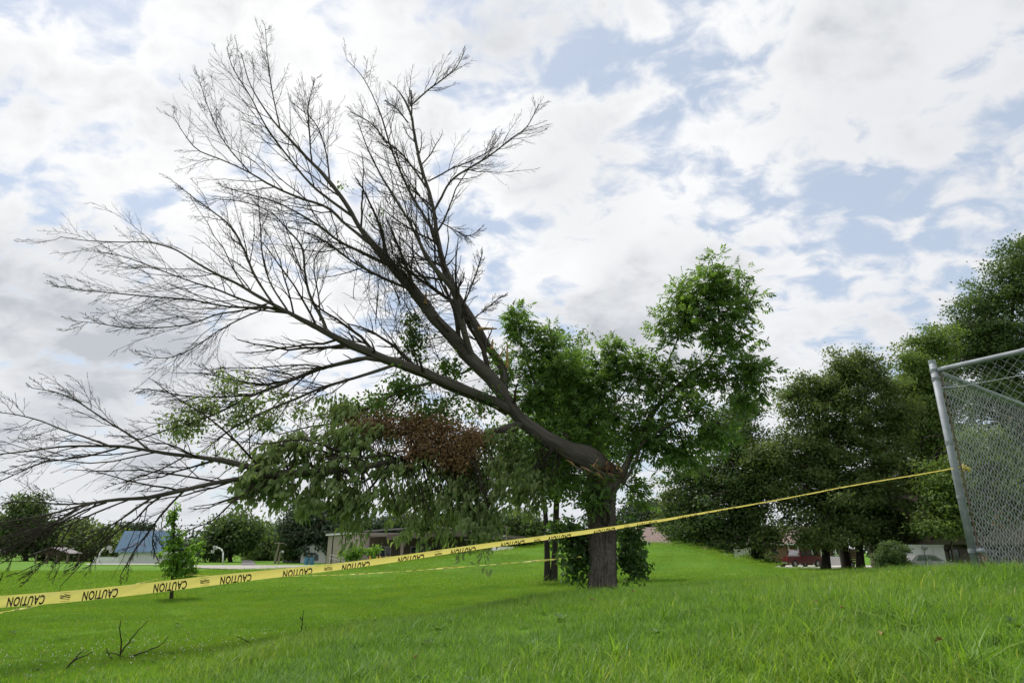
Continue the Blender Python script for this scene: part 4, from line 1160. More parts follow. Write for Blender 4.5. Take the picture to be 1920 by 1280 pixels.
def build_grass():
    gm = grass_mat('tall_grass', (0.078, 0.165, 0.024), (0.142, 0.262, 0.036), (0.225, 0.340, 0.085), 0.46)
    gm2 = grass_mat('mown_grass', (0.078, 0.170, 0.012), (0.125, 0.245, 0.017), (0.175, 0.285, 0.030), 0.45)
    # frustum-shaped area with a margin, so that a step to the side still finds grass
    def area(n, y0, y1, margin, pw=1.0):
        y = y0 + (y1 - y0) * rng.random(n) ** pw
        x = rng.uniform(-1, 1, n) * (y * 0.86 + margin)
        return x, y
    tall = [blade_patch('grass_tuft', 95, 0.34, 0.06, 0.17, 0.004, 0.0085, 0.75, gm) for _ in range(7)]
    x, y = area(26000, 1.6, 16.5, 2.2)
    # keep density even over the ground
    keep = rng.random(len(x)) < np.clip((y * 0.86 + 2.2) / (16.5 * 0.86 + 2.2) * 1.0, 0.0, 1)
    x, y = x[keep], y[keep]
    tl = tallness(x, y)
    k = rng.random(len(x)) < tl
    x, y = x[k], y[k]
    pts = np.stack([x, y, gz(x, y) - 0.01], -1)
    hh = 0.75 + 0.5 * (np.sin(x * 0.9 + 1.3) * np.sin(y * 0.7) + 1) / 2
    scatter('long_grass', 'long unmown grass covering the bank in the foreground', 'grass', pts, rng.uniform(0, 6.28, len(x)), hh * rng.uniform(0.75, 1.2, len(x)), rng.integers(0, 7, len(x)), tall)
    # coarse clumps with broad arching blades
    coarse = [blade_patch('grass_clump', 26, 0.10, 0.16, 0.34, 0.008, 0.016, 0.95, gm, 5) for _ in range(5)]
    n = 330
    x, y = area(n, 2.2, 14.5, 0.5)
    k = tallness(x, y) > 0.6
    x, y = x[k], y[k]
    # a few big ones seen close by
    near = np.array([P(1560, 1235, 3.4)[:2], P(1600, 1262, 3.2)[:2], P(1010, 1215, 5.2)[:2], P(1045, 1240, 4.9)[:2], P(990, 1240, 4.9)[:2], P(1700, 1180, 4.2)[:2], P(1160, 1262, 4.6)[:2], P(1820, 1240, 3.2)[:2], P(1780, 1250, 3.2)[:2]])
    x = np.concatenate([x, near[:, 0]]); y = np.concatenate([y, near[:, 1]])
    pts = np.stack([x, y, gz(x, y) - 0.01], -1)
    s_ = np.concatenate([rng.uniform(0.45, 0.9, len(x) - len(near)), np.full(len(near), 0.95)])
    scatter('grass_clumps', 'coarse broad-bladed grass clumps scattered through the long grass', 'grass', pts, rng.uniform(0, 6.28, len(x)), s_, rng.integers(0, 5, len(x)), coarse)
    # mown lawn
    short = [blade_patch('lawn_tuft', 300, 0.8, 0.022, 0.06, 0.004, 0.007, 0.6, gm2, 2) for _ in range(6)]
    x, y = area(16000, 3.5, 27, 3.0, 0.6)
    k = rng.random(len(x)) > tallness(x, y) * 0.9
    x, y = x[k], y[k]
    pts = np.stack([x, y, gz(x, y) - 0.006], -1)
    scatter('mown_grass', 'short mown grass of the lawn', 'grass', pts, rng.uniform(0, 6.28, len(x)), rng.uniform(0.8, 1.3, len(x)), rng.integers(0, 6, len(x)), short)
    far = [blade_patch('far_lawn_tuft', 420, 2.6, 0.03, 0.075, 0.010, 0.020, 0.6, gm2, 2) for _ in range(4)]
    x, y = area(9000, 24, 64, 4.0, 0.75)
    k = (y < 54) | (x > -8)
    x, y = x[k], y[k]
    pts = np.stack([x, y, gz(x, y) - 0.01], -1)
    scatter('distant_grass', 'mown grass on the far lawn and the mound', 'grass', pts, rng.uniform(0, 6.28, len(x)), rng.uniform(0.8, 1.4, len(x)), rng.integers(0, 4, len(x)), far)
    # fringe of tall seed stalks along the top of the bank by the fence
    stalk = [blade_patch('stalk_tuft', 14, 0.3, 0.16, 0.40, 0.004, 0.007, 0.35, gm, 4) for _ in range(4)]
    a = rng.uniform(0, 1, 130)
    x = 3.2 + a * 4.6 + rng.normal(0, .3, 130); y = 6.6 + a * 2.3 + rng.normal(0, .5, 130)
    pts = np.stack([x, y, gz(x, y) - 0.01], -1)
    scatter('grass_stalks', 'thin tall grass stalks along the top of the bank by the fence', 'grass', pts, rng.uniform(0, 6.28, 130), rng.uniform(0.35, 0.75, 130), rng.integers(0, 4, 130), stalk)
    # broad-leaved weeds low in the grass
    n = 240
    x, y = area(n, 2.6, 15, 0.5)
    z = gz(x, y)
    k = 9
    C = np.repeat(np.stack([x, y, z + .015], -1), k, 0)
    az = np.tile(np.arange(k) * 0.7, n) + np.repeat(rng.random(n) * 6, k)
    ax = np.stack([np.cos(az), np.sin(az), rng.uniform(.25, .9, n * k)], -1)
    Ls = np.repeat(rng.uniform(.05, .12, n), k) * rng.uniform(.7, 1.2, n * k)
    o = obj('weeds', leaf_mesh('weeds', C, ax, UP + 0.2 * rng.normal(size=C.shape), Ls, Ls * .42), M['deep'], None, 'stuff')
    tag(o, 'broad-leaved weeds growing low among the grass', 'weeds')
    n = 60
    x, y = area(n, 2.6, 16, 0.5)
    C = np.stack([x, y, gz(x, y) + np.where(tallness(x, y) > .5, rng.uniform(.05, .11, n), .035)], -1)
    Ls = rng.uniform(.025, .06, n)
    o = obj('leaf_litter', leaf_mesh('leaf_litter', C, rand_dir(n) * np.array([1, 1, .3]), UP + .5 * rng.normal(size=C.shape), Ls, Ls * .55, .5), M['brown'], None, 'stuff')
    tag(o, 'scattered dry brown leaves lying on the grass', 'dry leaves')
    # clover heads: little white tufts
    n = 420
    x = np.concatenate([rng.normal(-5.6, 1.6, 220), rng.uniform(-9, 2, 140), rng.uniform(3, 7.5, 60)])
    y = np.concatenate([rng.normal(10.3, 1.1, 220), rng.uniform(9, 16, 140), rng.uniform(6.0, 8.5, 60)])
    z = gz(x, y) + np.where(x > 2, rng.uniform(.08, .15, n), rng.uniform(.05, .09, n))
    C = np.stack([x, y, z], -1)
    Vv, Ff = [], []
    ico = np.array([(0, 0, 1), (.9, 0, .2), (.28, .86, .2), (-.73, .53, .2), (-.73, -.53, .2), (.28, -.86, .2), (0, 0, -.8)])
    fc = np.array([(0, 1, 2), (0, 2, 3), (0, 3, 4), (0, 4, 5), (0, 5, 1), (6, 2, 1), (6, 3, 2), (6, 4, 3), (6, 5, 4), (6, 1, 5)])
    r = np.where(x > 2, rng.uniform(.004, .007, n), rng.uniform(.006, .011, n))
    V = C[:, None] + ico[None] * r[:, None, None]
    Fc = (np.arange(n)[:, None, None] * 7 + fc[None]).reshape(-1, 3)
    o = obj('clover_heads', mesh_np('clover_heads', V.reshape(-1, 3), [Fc]), plain('clover', (0.72, 0.70, 0.64), 0.8), None, 'stuff')
    tag(o, 'tiny white clover flower heads dotted over the grass', 'flowers')


build_grass()


# ------------------------------------------------------------------ dead twigs lying on the lawn
def fallen_twig(label, stems, Y):
    """stems: lists of (px, py) from the ground upwards at distance Y"""
    q = P(*stems[0][0], Y)
    t = thing('fallen_twig', label, 'twig', (q[0], q[1], gz1(q[0], q[1])), 'dead twigs dropped on the lawn')
    g0 = gz1(q[0], q[1])
    dz = g0 - q[2]
    for k, st in enumerate(stems):
        pts = np.array([P(x, y, Y + 0.10 * i * (1 if k % 2 else -1)) for i, (x, y) in enumerate(st)])
        pts[:, 2] += dz
        s = spline(pts, 14)
        s += rng.normal(0, .004, s.shape)
        r = np.linspace(0.011, 0.004, 14)
        tube_obj('stem' if k == 0 else 'side_shoot', [(s[None], r[None], 6)], M['twig'], t)


fallen_twig('forked dead branch sticking up from the grass, lower left', [[(226, 1232), (228, 1200), (225, 1175), (227, 1158)], [(227, 1220), (245, 1195), (262, 1175), (279, 1157)], [(236, 1228), (270, 1218), (300, 1205), (317, 1188)], [(238, 1229), (220, 1221), (204, 1219)], [(212, 1231), (206, 1225), (198, 1210)]], 9.4)
fallen_twig('curved dead twig low in the grass, far left', [[(120, 1256), (140, 1236), (160, 1228), (176, 1220)], [(138, 1238), (148, 1225), (158, 1216)]], 8.6)
fallen_twig('short upright bunch of dead twigs left of centre on the lawn', [[(566, 1180), (568, 1155), (570, 1132)], [(572, 1179), (575, 1168), (573, 1162)], [(560, 1180), (562, 1172)], [(568, 1152), (563, 1144)]], 11)
fallen_twig('short arched dead stick between the forked branch and the upright bunch', [[(476, 1202), (466, 1190), (446, 1181)]], 10)
fallen_twig('little three-pronged dead twig flat on the grass', [[(430, 1208), (412, 1206), (393, 1204)], [(416, 1206), (410, 1198)]], 9.7)
fallen_twig('thin arched stick in the long grass below the trunk', [[(1166, 1140), (1152, 1128), (1134, 1122)]], 9.5)
fallen_twig('faint thin stick lying across the lawn centre', [[(761, 1157), (746, 1149), (726, 1147)]], 11)


# ------------------------------------------------------------------ caution tape
TAPE_W = 0.076


def build_tape():
    m, nt, b = mat_new('tape_film')
    tc = nt.nodes.new('ShaderNodeTexCoord')
    f = nnoise(nt, 5, 4, 0.6, tc.outputs['Object'])
    nt.links.new(ramp(nt, f, [(0.3, (0.78, 0.68, 0.11)), (0.7, (0.84, 0.77, 0.24))]), b.inputs['Base Color'])
    b.inputs['Roughness'].default_value = 0.35
    tr = nt.nodes.new('ShaderNodeBsdfTranslucent'); tr.inputs[0].default_value = (0.85, 0.72, 0.22, 1)
    mx = nt.nodes.new('ShaderNodeMixShader'); mx.inputs[0].default_value = 0.33
    nt.links.new(b.outputs[0], mx.inputs[1]); nt.links.new(tr.outputs[0], mx.inputs[2])
    nt.links.new(mx.outputs[0], nt.nodes['Material Output'].inputs[0])
    M['tape'] = m
    M['ink'] = plain('tape_ink', (0.02, 0.018, 0.012), 0.5)
    ctrl = [(-420, 1160), (-200, 1144), (0, 1127), (188, 1111), (400, 1088.5), (640, 1060), (880, 1028), (1060, 1002), (1200, 981), (1280, 969), (1480, 932), (1680, 896), (1790, 877), (1804, 876)]
    dep = lambda x: 1.0 / (0.2321 - 5.207e-5 * x)
    cen = spline(np.array([PD(x, y, dep(x)) for x, y in ctrl]), 420)
    pxs = spline(np.array([(x, y, 0) for x, y in ctrl]), 420)
    # pixel position along the tape, from the projection of each sample
    rel = cen - CAM
    fwd = rel[:, 1] * math.cos(PITCH) + rel[:, 2] * math.sin(PITCH)
    pxx = W0 / 2 + F * rel[:, 0] / fwd
    s = np.concatenate([[0], np.cumsum(np.linalg.norm(np.diff(cen, axis=0), axis=1))])
    curl = np.interp(pxx, [-400, 250, 400, 460, 640, 790, 892, 1060, 1200, 1300, 1420, 1800], [12, 18, 48, 70, 98, 120, 134, 146, 180, 220, 235, 240])
    wfac = np.interp(pxx, [1100, 1250, 1400, 1800], [1.0, 0.72, 0.42, 0.36])     # roped together towards the post
    tang = nrmz(np.gradient(cen, axis=0))
    to_cam = nrmz(CAM - cen)
    n0 = nrmz(to_cam - (to_cam * tang).sum(1, keepdims=True) * tang)      # faces the viewer's side of the path
    n0[:, 2] *= 0.5; n0 = nrmz(n0 - (n0 * tang).sum(1, keepdims=True) * tang)
    v0 = np.cross(n0, tang); v0 *= np.sign(v0[:, 2:3])                    # across, upwards

    def surf(ss, v, off=0.0):
        """v: 0 at the upper edge, 1 at the lower edge"""
        i = np.interp(ss, s, np.arange(len(s)))
        g = lambda arr: np.stack([np.interp(i, np.arange(len(s)), arr[:, k]) for k in range(3)], -1)
        c, n, u = g(cen), nrmz(g(n0)), nrmz(g(v0))
        A = np.radians(np.interp(i, np.arange(len(s)), curl)) * 1.0
        a0 = -0.12 * A                                     # the upper edge leans a little to the viewer
        ang = a0 + A * v
        # integrate from the top edge: down by cos, away from the viewer by sin
        dn = (np.sin(ang) - np.sin(a0)) / A
        bk = -(np.cos(ang) - np.cos(a0)) / A
        mid = np.maximum((np.sin(np.minimum(a0 + A, np.pi / 2)) - np.sin(a0)) / A, 0.05) * 0.5
        nn = n * np.cos(ang)[:, None] - u * np.sin(ang)[:, None] * 1.0
        tw = TAPE_W * np.interp(i, np.arange(len(s)), wfac)
        return c + u * (tw * (mid - dn))[:, None] - n * (tw * bk)[:, None] + nn * off
    t = thing('caution_tape', 'yellow caution tape with black lettering stretched from the left to the fence post', 'caution tape', tuple(cen[0]))
    nv = 13
    vv = np.linspace(0, 1, nv)
    V = np.stack([surf(s, np.full(len(s), v)) for v in vv], 1)
    wob = 0.004 * np.sin(s * 3.1)[:, None] * np.ones(nv)
    V += n0[:, None, :] * (0.0022 * np.sin(s[:, None] * 19 + vv[None] * 6) * np.sin(s[:, None] * 4.3) + 0.0015 * np.sin(s[:, None] * 47 + 9 * vv[None]))[..., None]
    V[..., 2] += wob
    idx = np.arange(len(s) * nv).reshape(len(s), nv)
    Q = np.stack([idx[:-1, :-1], idx[1:, :-1], idx[1:, 1:], idx[:-1, 1:]], -1).reshape(-1, 4)
    obj('film', mesh_np('film', V.reshape(-1, 3), [Q], smooth=True), M['tape'], t)

    # lettering
    cu = bpy.data.curves.new('w', 'FONT'); cu.body = 'CAUTION'; cu.size = 1.0; cu.shear = 0.25; cu.offset = 0.03; cu.space_character = 1.12; cu.resolution_u = 4
    tmp = bpy.data.objects.new('w', cu); COL.objects.link(tmp)
    dg = bpy.context.evaluated_depsgraph_get()
    me = bpy.data.meshes.new_from_object(tmp.evaluated_get(dg))
    bpy.data.objects.remove(tmp)
    bm = bmesh.new(); bm.from_mesh(me)
    co = np.array([v.co for v in bm.verts])
    lo, hi = co.min(0), co.max(0)
    for v in bm.verts:
        v.co = ((v.co.x - lo[0]) / (hi[0] - lo[0]), (v.co.y - lo[1]) / (hi[1] - lo[1]), 0)
    for k in range(1, 9):
        bmesh.ops.bisect_plane(bm, geom=bm.verts[:] + bm.edges[:] + bm.faces[:], plane_co=(0, k / 9, 0), plane_no=(0, 1, 0))
    bmesh.ops.triangulate(bm, faces=bm.faces)
    bm.verts.index_update()
    LT = np.array([v.co for v in bm.verts]); LF = np.array([[v.index for v in f.verts] for f in bm.faces]); bm.free()

    def put(name, T, Fc, sc_, w, v_lo, v_hi):
        # turned upside down: text runs right to left, its top at the lower edge
        ss = sc_ + (0.5 - T[:, 0]) * w
        v = v_lo + T[:, 1] * (v_hi - v_lo)
        pt = surf(ss, v, 0.0014)
        pt[:, 2] += 0.004 * np.sin(ss * 3.1)
        nx = np.stack([np.interp(ss, s, n0[:, k]) for k in range(3)], -1)
        pt += nx * (0.0022 * np.sin(ss * 19 + v * 6) * np.sin(ss * 4.3) + 0.0015 * np.sin(ss * 47 + 9 * v))[:, None]
        obj(name, mesh_np(name, pt, [Fc]), M['ink'], t)
    s_at = lambda px: float(np.interp(px, pxx, s))
    step = (s_at(1213) - s_at(188)) / 10
    # emblem: slanted strokes, a ring trio and two lines of small marks
    ev, ef = [], []

    def quad(a, b_, c, d):
        n = len(ev); ev.extend([a, b_, c, d]); ef.append((n, n + 1, n + 2)); ef.append((n, n + 2, n + 3))

    def stroke(p0, p1, th):
        p0, p1 = np.array(p0), np.array(p1); d = (p1 - p0) / np.linalg.norm(p1 - p0); q = np.array([-d[1], d[0]]) * th / 2
        K = 4
        for k in range(K):
            a, b_ = p0 + (p1 - p0) * k / K, p0 + (p1 - p0) * (k + 1) / K
            quad(a - q, b_ - q, b_ + q, a + q)
    stroke((0.40, .22), (1.0, .40), .10); stroke((0.30, .40), (1.0, .60), .12); stroke((0.05, .62), (.95, .80), .06)
    for cx, cy in ((.10, .34), (.24, .37), (.12, .52), (.27, .56)):
        for k in range(8):
            a0, a1 = 2 * math.pi * k / 8, 2 * math.pi * (k + 1) / 8
            stroke((cx + .07 * math.cos(a0), cy + .09 * math.sin(a0)), (cx + .07 * math.cos(a1), cy + .09 * math.sin(a1)), .045)
    for y in (0.02, .97):
        for k in range(9):
            x = 0.05 + k * 0.10
            stroke((x, y - .025), (x + .05, y + .02), .05)
    ET = np.array([(1 - x, y) for x, y in ev]); EF = np.array(ef)
    for k in range(-6, 16):
        c = s_at(188) + k * step
        if c < 0.3 or c > s[-1] - 0.2:
            continue
        put('lettering', LT, LF, c, step * 0.50, 0.18, 0.99)
        if k % 2:
            put('emblem', ET, EF, c + step * 0.52, step * 0.145, 0.12, 0.90)
    # knot on the wire
    q = cen[-1]
    mb = MB()
    for k in range(16):
        a = q + rng.normal(0, .012, 3) + np.array([.02 * (k % 5), .01 * (k % 4), 0])
        mb.bar(a, a + np.array([.05, .03, rng.normal(0, .02)]), .008, .006, 5)
    mb.build('knot', M['tape'], t)

    # second tape, twisted into a cord, from the trunk round the sapling
    c2 = np.array([P(1090, 1043, 13.75), P(1062, 1046, 14.1), P(980, 1053, 15), P(880, 1061, 16.6), P(760, 1070, 18.4), P(640, 1077, 20.2), P(520, 1079.5, 21.8), P(420, 1079.5, 22.7), P(345, 1077, 22.95), P(322, 1077, 22.9),
                   P(310, 1080, 22.6), P(257, 1094, 20), P(160, 1116, 16.5), P(82, 1132, 14), P(0, 1148, 12.4), P(-160, 1178, 10), P(-420, 1225, 7.6)])
    n2 = 700
    p2 = spline(c2, n2)
    tg = nrmz(np.gradient(p2, axis=0)); sd = nrmz(np.cross(tg, UP)); u2 = np.cross(sd, tg)
    s2 = np.concatenate([[0], np.cumsum(np.linalg.norm(np.diff(p2, axis=0), axis=1))])
    an = s2 * 2.2 + 0.8 * np.sin(s2 * 0.9)
    hw = 0.017 * (0.8 + 0.3 * np.sin(s2 * 1.7))
    dv = np.cos(an)[:, None] * u2 + np.sin(an)[:, None] * sd
    du = -np.sin(an)[:, None] * u2 + np.cos(an)[:, None] * sd
    V = np.stack([p2 + dv * hw[:, None], p2 + du * hw[:, None] * 0.35, p2 - dv * hw[:, None]], 1)
    idx = np.arange(n2 * 3).reshape(n2, 3)
    Q = np.stack([idx[:-1, :-1], idx[1:, :-1], idx[1:, 1:], idx[:-1, 1:]], -1).reshape(-1, 4)
    t2 = thing('caution_tape', 'thin twisted yellow tape running from the broken trunk round the oak sapling', 'caution tape', tuple(p2[0]))
    obj('film', mesh_np('film', V.reshape(-1, 3), [Q], smooth=True), M['tape'], t2)
    # black print showing on the twist
    for k in range(2, int(s2[-1] / 0.42)):
        a, b_ = k * 0.42, k * 0.42 + 0.20
        i0, i1 = int(np.searchsorted(s2, a)), int(np.searchsorted(s2, b_))
        if i1 - i0 < 2 or i1 >= n2:
            continue
        sl = slice(i0, i1)
        off = np.array([0, 0, 0.0015]) + nrmz(CAM - p2[sl]) * 0.002
        vv_ = np.stack([p2[sl] + dv[sl] * hw[sl][:, None] * 0.75 + off, p2[sl] + du[sl] * hw[sl][:, None] * 0.35 + off, p2[sl] - dv[sl] * hw[sl][:, None] * 0.3 + off], 1)
        m_ = i1 - i0
        ix = np.arange(m_ * 3).reshape(m_, 3)
        Q_ = np.stack([ix[:-1, :-1], ix[1:, :-1], ix[1:, 1:], ix[:-1, 1:]], -1).reshape(-1, 4)
        obj('lettering', mesh_np('lettering', vv_.reshape(-1, 3), [Q_]), plain('faded_ink', (0.16, 0.12, 0.03), 0.6) if 'faded' not in M else M['faded'], t2)


M['faded'] = plain('faded_ink', (0.13, 0.10, 0.03), 0.6)
build_tape()


# ------------------------------------------------------------------ chain-link fence
def build_fence():
    m, nt, b = mat_new('galvanised')
    tc = nt.nodes.new('ShaderNodeTexCoord')
    f = nnoise(nt, 9, 6, 0.65, tc.outputs['Object'])
    nt.links.new(ramp(nt, f, [(0.3, (0.17, 0.19, 0.215)), (0.7, (0.29, 0.32, 0.35))]), b.inputs['Base Color'])
    b.inputs['Metallic'].default_value = 0.1
    b.inputs['Roughness'].default_value = 0.62
    M['galv'] = m
    M['rust'] = plain('rusty_steel', (0.16, 0.12, 0.10), 0.8, 0.2, 0.3, 20)
    M['wire'] = plain('fence_wire', (0.35, 0.375, 0.39), 0.5, 0.1)
    q = P(1790, 877, 7.3)
    cx, cy = q[0], 7.3
    g0 = gz1(cx, cy)
    ztop = P(1752, 680, 7.3)[2]
    zr = ztop - 0.10
    t = thing('chain_link_fence', 'grey chain-link backstop fence with a corner post at the right edge', 'fence', (cx, cy, g0))
    A = np.array([P(1920, 649, 6.5)[0], 6.5]); A = np.array([cx, cy]) + nrmz(A - np.array([cx, cy])) * 4.6
    Bv = P(1920, 757, 9.2); Bv = np.array([Bv[0], 9.2]); B = np.array([cx, cy]) + nrmz(Bv - np.array([cx, cy])) * 6.4
    r = 0.038

    def post(x, y, zt, r, name='post'):
        p = MB().bar((x, y, gz1(x, y) - 0.3), (x, y, zt), r, r, 24).build(name, M['galv'], t, smooth=False)
        for f in p.data.polygons:
            f.use_smooth = len(f.vertices) == 4
        MB().bar((x, y, zt - 0.005), (x, y, zt + 0.03), r * 1.08, r * 1.02, 24).build('post_cap', M['galv'], p)
        for zz in (zt - 0.10, zt - 0.2, zt - 0.95, zt - 1.55, g0 + 0.24):
            MB().bar((x, y, zz - 0.02), (x, y, zz + 0.02), r * 1.10, r * 1.10, 24).build('band', M['galv'], p)
        return p
    post(cx, cy, ztop, r)
    for e, nm in ((A, 'A'), (B, 'B')):
        d = nrmz(e - np.array([cx, cy])); L_ = np.linalg.norm(e - np.array([cx, cy]))
        s0 = np.array([cx, cy]) + d * (r + 0.01)
        zb = lambda k: gz1(*(np.array([cx, cy]) + d * k)) + 0.10
        rail_r = 0.03
        rr = MB().bar((*s0, zr), (*e, zr), rail_r, rail_r, 14).build('top_rail', M['galv'], t, smooth=True)
        if nm == 'A':
            MB().bar((*(s0 + d * .85), zr), (*(s0 + d * 0.93), zr), rail_r * 1.12, rail_r * 1.12, 14).build('sleeve', M['galv'], rr)
        MB().bar((*s0, g0 + 0.24), (*(s0 + d * .07), g0 + 0.24), rail_r, rail_r, 14).build('rail_end', M['galv'], t, smooth=True)
        MB().bar((*(s0 + d * 0.02), g0 + 0.05), (*(s0 + d * 0.02), zr), 0.008, 0.008, 8).build('tension_bar', M['rust'], t)
        MB().bar((*(s0), zr - .22), (*(s0 + d * 0.16), zr - .24), 0.014, 0.012, 8).build('rail_clamp', M['galv'], t)
        MB().bar((*(s0 + d * .1), zr - .24), (*(e), zr - .30), 0.004, 0.004, 5).build('tension_wire', M['wire'], t)
        post(*e, ztop, r * 0.8, 'post')
        # woven wires: each zigzags up the fence, hooked round its neighbours
        pitch = 0.052
        H_ = zr - (g0 - 0.05)
        nz = int(H_ / pitch)
        nw = int((L_ - 0.12) / pitch)
        j = np.arange(nz + 1)
        nrm = np.array([-d[1], d[0]])
        Pt = np.zeros((nw, nz + 1, 3))
        for i in range(nw):
            sgn = (j + i) % 2
            along = 0.02 + r + i * pitch + sgn * pitch * 1.02
            o_ = 0.0035 * np.where((j % 2) == 0, 1, -1)
            Pt[i, :, 0] = cx + d[0] * along + nrm[0] * o_
            Pt[i, :, 1] = cy + d[1] * along + nrm[1] * o_
            Pt[i, :, 2] = g0 - 0.05 + j * pitch + 0.02 * (rng.random() - .5)
        # belly of an old fence
        bul = 0.05 * np.sin(np.linspace(0, np.pi, nz + 1))[None] * np.sin(np.linspace(0, np.pi * 3, nw))[:, None]
        Pt[:, :, 0] += nrm[0] * bul; Pt[:, :, 1] += nrm[1] * bul
        v, qd, bk = tubes(Pt, np.full(Pt.shape[:2], 0.0030), 4)
        obj('wire_mesh', mesh_np('wire_mesh', v, [qd]), M['wire'], t, 'stuff')
    # dry leaves caught in the wire
    for (px, py, Y, n) in ((1878, 970, 8.4, 26), (1842, 1045, 7.6, 40), (1905, 800, 8.8, 10)):
        c = P(px, py, Y)
        st = c + rng.normal(0, 1, (n, 3)) * np.array([.06, .03, .07])
        Ls = rng.uniform(.03, .06, n)
        o = obj('leaf_litter', leaf_mesh('leaf_litter', st, rand_dir(n), rand_dir(n), Ls, Ls * .5), M['brown'], None, 'stuff')
        tag(o, {1878: 'small clump of dry leaves caught halfway up the chain-link fence', 1842: 'dry leaves gathered at the foot of the corner fence post', 1905: 'few dry leaves caught high in the chain-link fence'}[px], 'dry leaves')


build_fence()
# ------------------------------------------------------------------ paved ground beyond the lawn
def sheet(name, poly_px, Ys, mat, lift):
    """strip between two lines of (px_left, px_right) at distances Ys, laid on the terrain"""
    rows = []
    for (a, b), Y in zip(poly_px, Ys):
        xa, xb = P(a, 1055, Y)[0], P(b, 1055, Y)[0]
        rows.append([(x, Y) for x in np.linspace(xa, xb, 24)])
    # densify between rows
    out = []
    for r0, r1 in zip(rows[:-1], rows[1:]):
        for k in range(6):
            f = k / 6
            out.append([(p[0] * (1 - f) + q[0] * f, p[1] * (1 - f) + q[1] * f) for p, q in zip(r0, r1)])
    out.append(rows[-1])
    g = np.array(out)
    V = np.stack([g[..., 0], g[..., 1], gz(g[..., 0], g[..., 1]) + lift], -1)
    ny, nx = V.shape[:2]
    i = np.arange(ny * nx).reshape(ny, nx)
    Q = np.stack([i[:-1, :-1], i[:-1, 1:], i[1:, 1:], i[1:, :-1]], -1).reshape(-1, 4)
    return obj(name, mesh_np(name, V.reshape(-1, 3), [Q], smooth=True), mat, None, 'structure')


M['gravel'] = plain('gravel', (0.30, 0.275, 0.25), 0.95, var=0.3, scale=1.5, bmp=0.4)
M['asphalt'] = plain('asphalt', (0.10, 0.10, 0.10), 0.95, var=0.2, scale=1.0)
M['concrete'] = plain('concrete', (0.42, 0.40, 0.37), 0.9, var=0.15, scale=2)
sheet('gravel_lot', [(520, 700), (430, 800), (330, 800), (350, 770)], (57, 61, 70, 79), M['gravel'], 0.06)
sheet('road', [(452, 482), (454, 474), (458, 468)], (80, 110, 170), M['asphalt'], 0.08)
sheet('court', [(160, 306), (164, 306)], (84, 90), M['concrete'], 0.06)
sheet('driveway', [(1440, 1640), (1440, 1640)], (60, 78), M['concrete'], 0.06)

M['tan'] = plain('tan_metal', (0.38, 0.325, 0.275), 0.6, 0.0, 0.08, 0.6)
M['brownshade'] = plain('brown_and_shade_metal', (0.13, 0.105, 0.085), 0.6, 0.1, 0.1, 0.6)  # brown of the porch roof; also paints shade on porch and recess walls
M['whitepaint'] = plain('white_paint', (0.68, 0.68, 0.66), 0.55, var=0.06, scale=2)
M['greyroof'] = plain('grey_metal_roof', (0.25, 0.245, 0.25), 0.6, 0.1, 0.1, 1)
M['blueroof'] = plain('blue_metal_roof', (0.19, 0.285, 0.41), 0.5, 0.1, 0.06, 0.5)
M['darktrim'] = plain('dark_trim', (0.035, 0.032, 0.03), 0.6)
M['glass'] = plain('window_glass', (0.03, 0.04, 0.05), 0.08, 0.0, 0.1, 1, spec=0.8)
M['redpaint'] = plain('red_paint', (0.35, 0.05, 0.04), 0.6)
M['yellowp'] = plain('yellow_paint', (0.62, 0.40, 0.03), 0.5)
M['bluep'] = plain('blue_plastic', (0.08, 0.22, 0.36), 0.5)
M['wood'] = plain('weathered_wood', (0.20, 0.15, 0.11), 0.85, var=0.3, scale=5)
M['polewood'] = plain('pole_wood', (0.22, 0.18, 0.145), 0.9, var=0.25, scale=4)
M['shingle'] = plain('mauve_shingle', (0.20, 0.145, 0.13), 0.9, var=0.2, scale=3, bmp=0.3)
M['siding'] = plain('tan_siding', (0.19, 0.155, 0.12), 0.7, var=0.06, scale=1)  # tan lowered to carry the tree shade lying on the sided house
M['steel'] = plain('painted_steel', (0.45, 0.45, 0.45), 0.5, 0.4)


def brick_mat():
    m, nt, b = mat_new('brick_wall')
    tc = nt.nodes.new('ShaderNodeTexCoord')
    mp = nt.nodes.new('ShaderNodeMapping'); mp.inputs['Rotation'].default_value = (rad(90), 0, 0)
    nt.links.new(tc.outputs['Object'], mp.inputs[0])
    br = nt.nodes.new('ShaderNodeTexBrick')
    br.inputs['Color1'].default_value = (0.26, 0.115, 0.075, 1); br.inputs['Color2'].default_value = (0.33, 0.17, 0.12, 1)
    br.inputs['Mortar'].default_value = (0.36, 0.31, 0.27, 1)
    br.inputs['Scale'].default_value = 1.0
    br.inputs['Brick Width'].default_value = 0.22; br.inputs['Row Height'].default_value = 0.075; br.inputs['Mortar Size'].default_value = 0.008
    nt.links.new(mp.outputs[0], br.inputs['Vector'])
    nt.links.new(br.outputs['Color'], b.inputs['Base Color'])
    b.inputs['Roughness'].default_value = 0.9
    return m


M['brick'] = brick_mat()


def frame_at(px, Y, xdir):
    """local frame standing on the ground at that place, x along xdir"""
    q = P(px, 1050, Y); z = gz1(q[0], q[1])
    d = Vector((*xdir, 0)).normalized(); n = Vector((-d.y, d.x, 0))
    Mx = Matrix(((d.x, n.x, 0, q[0]), (d.y, n.y, 0, q[1]), (0, 0, 1, z), (0, 0, 0, 1)))
    return Mx, (q[0], q[1], z)


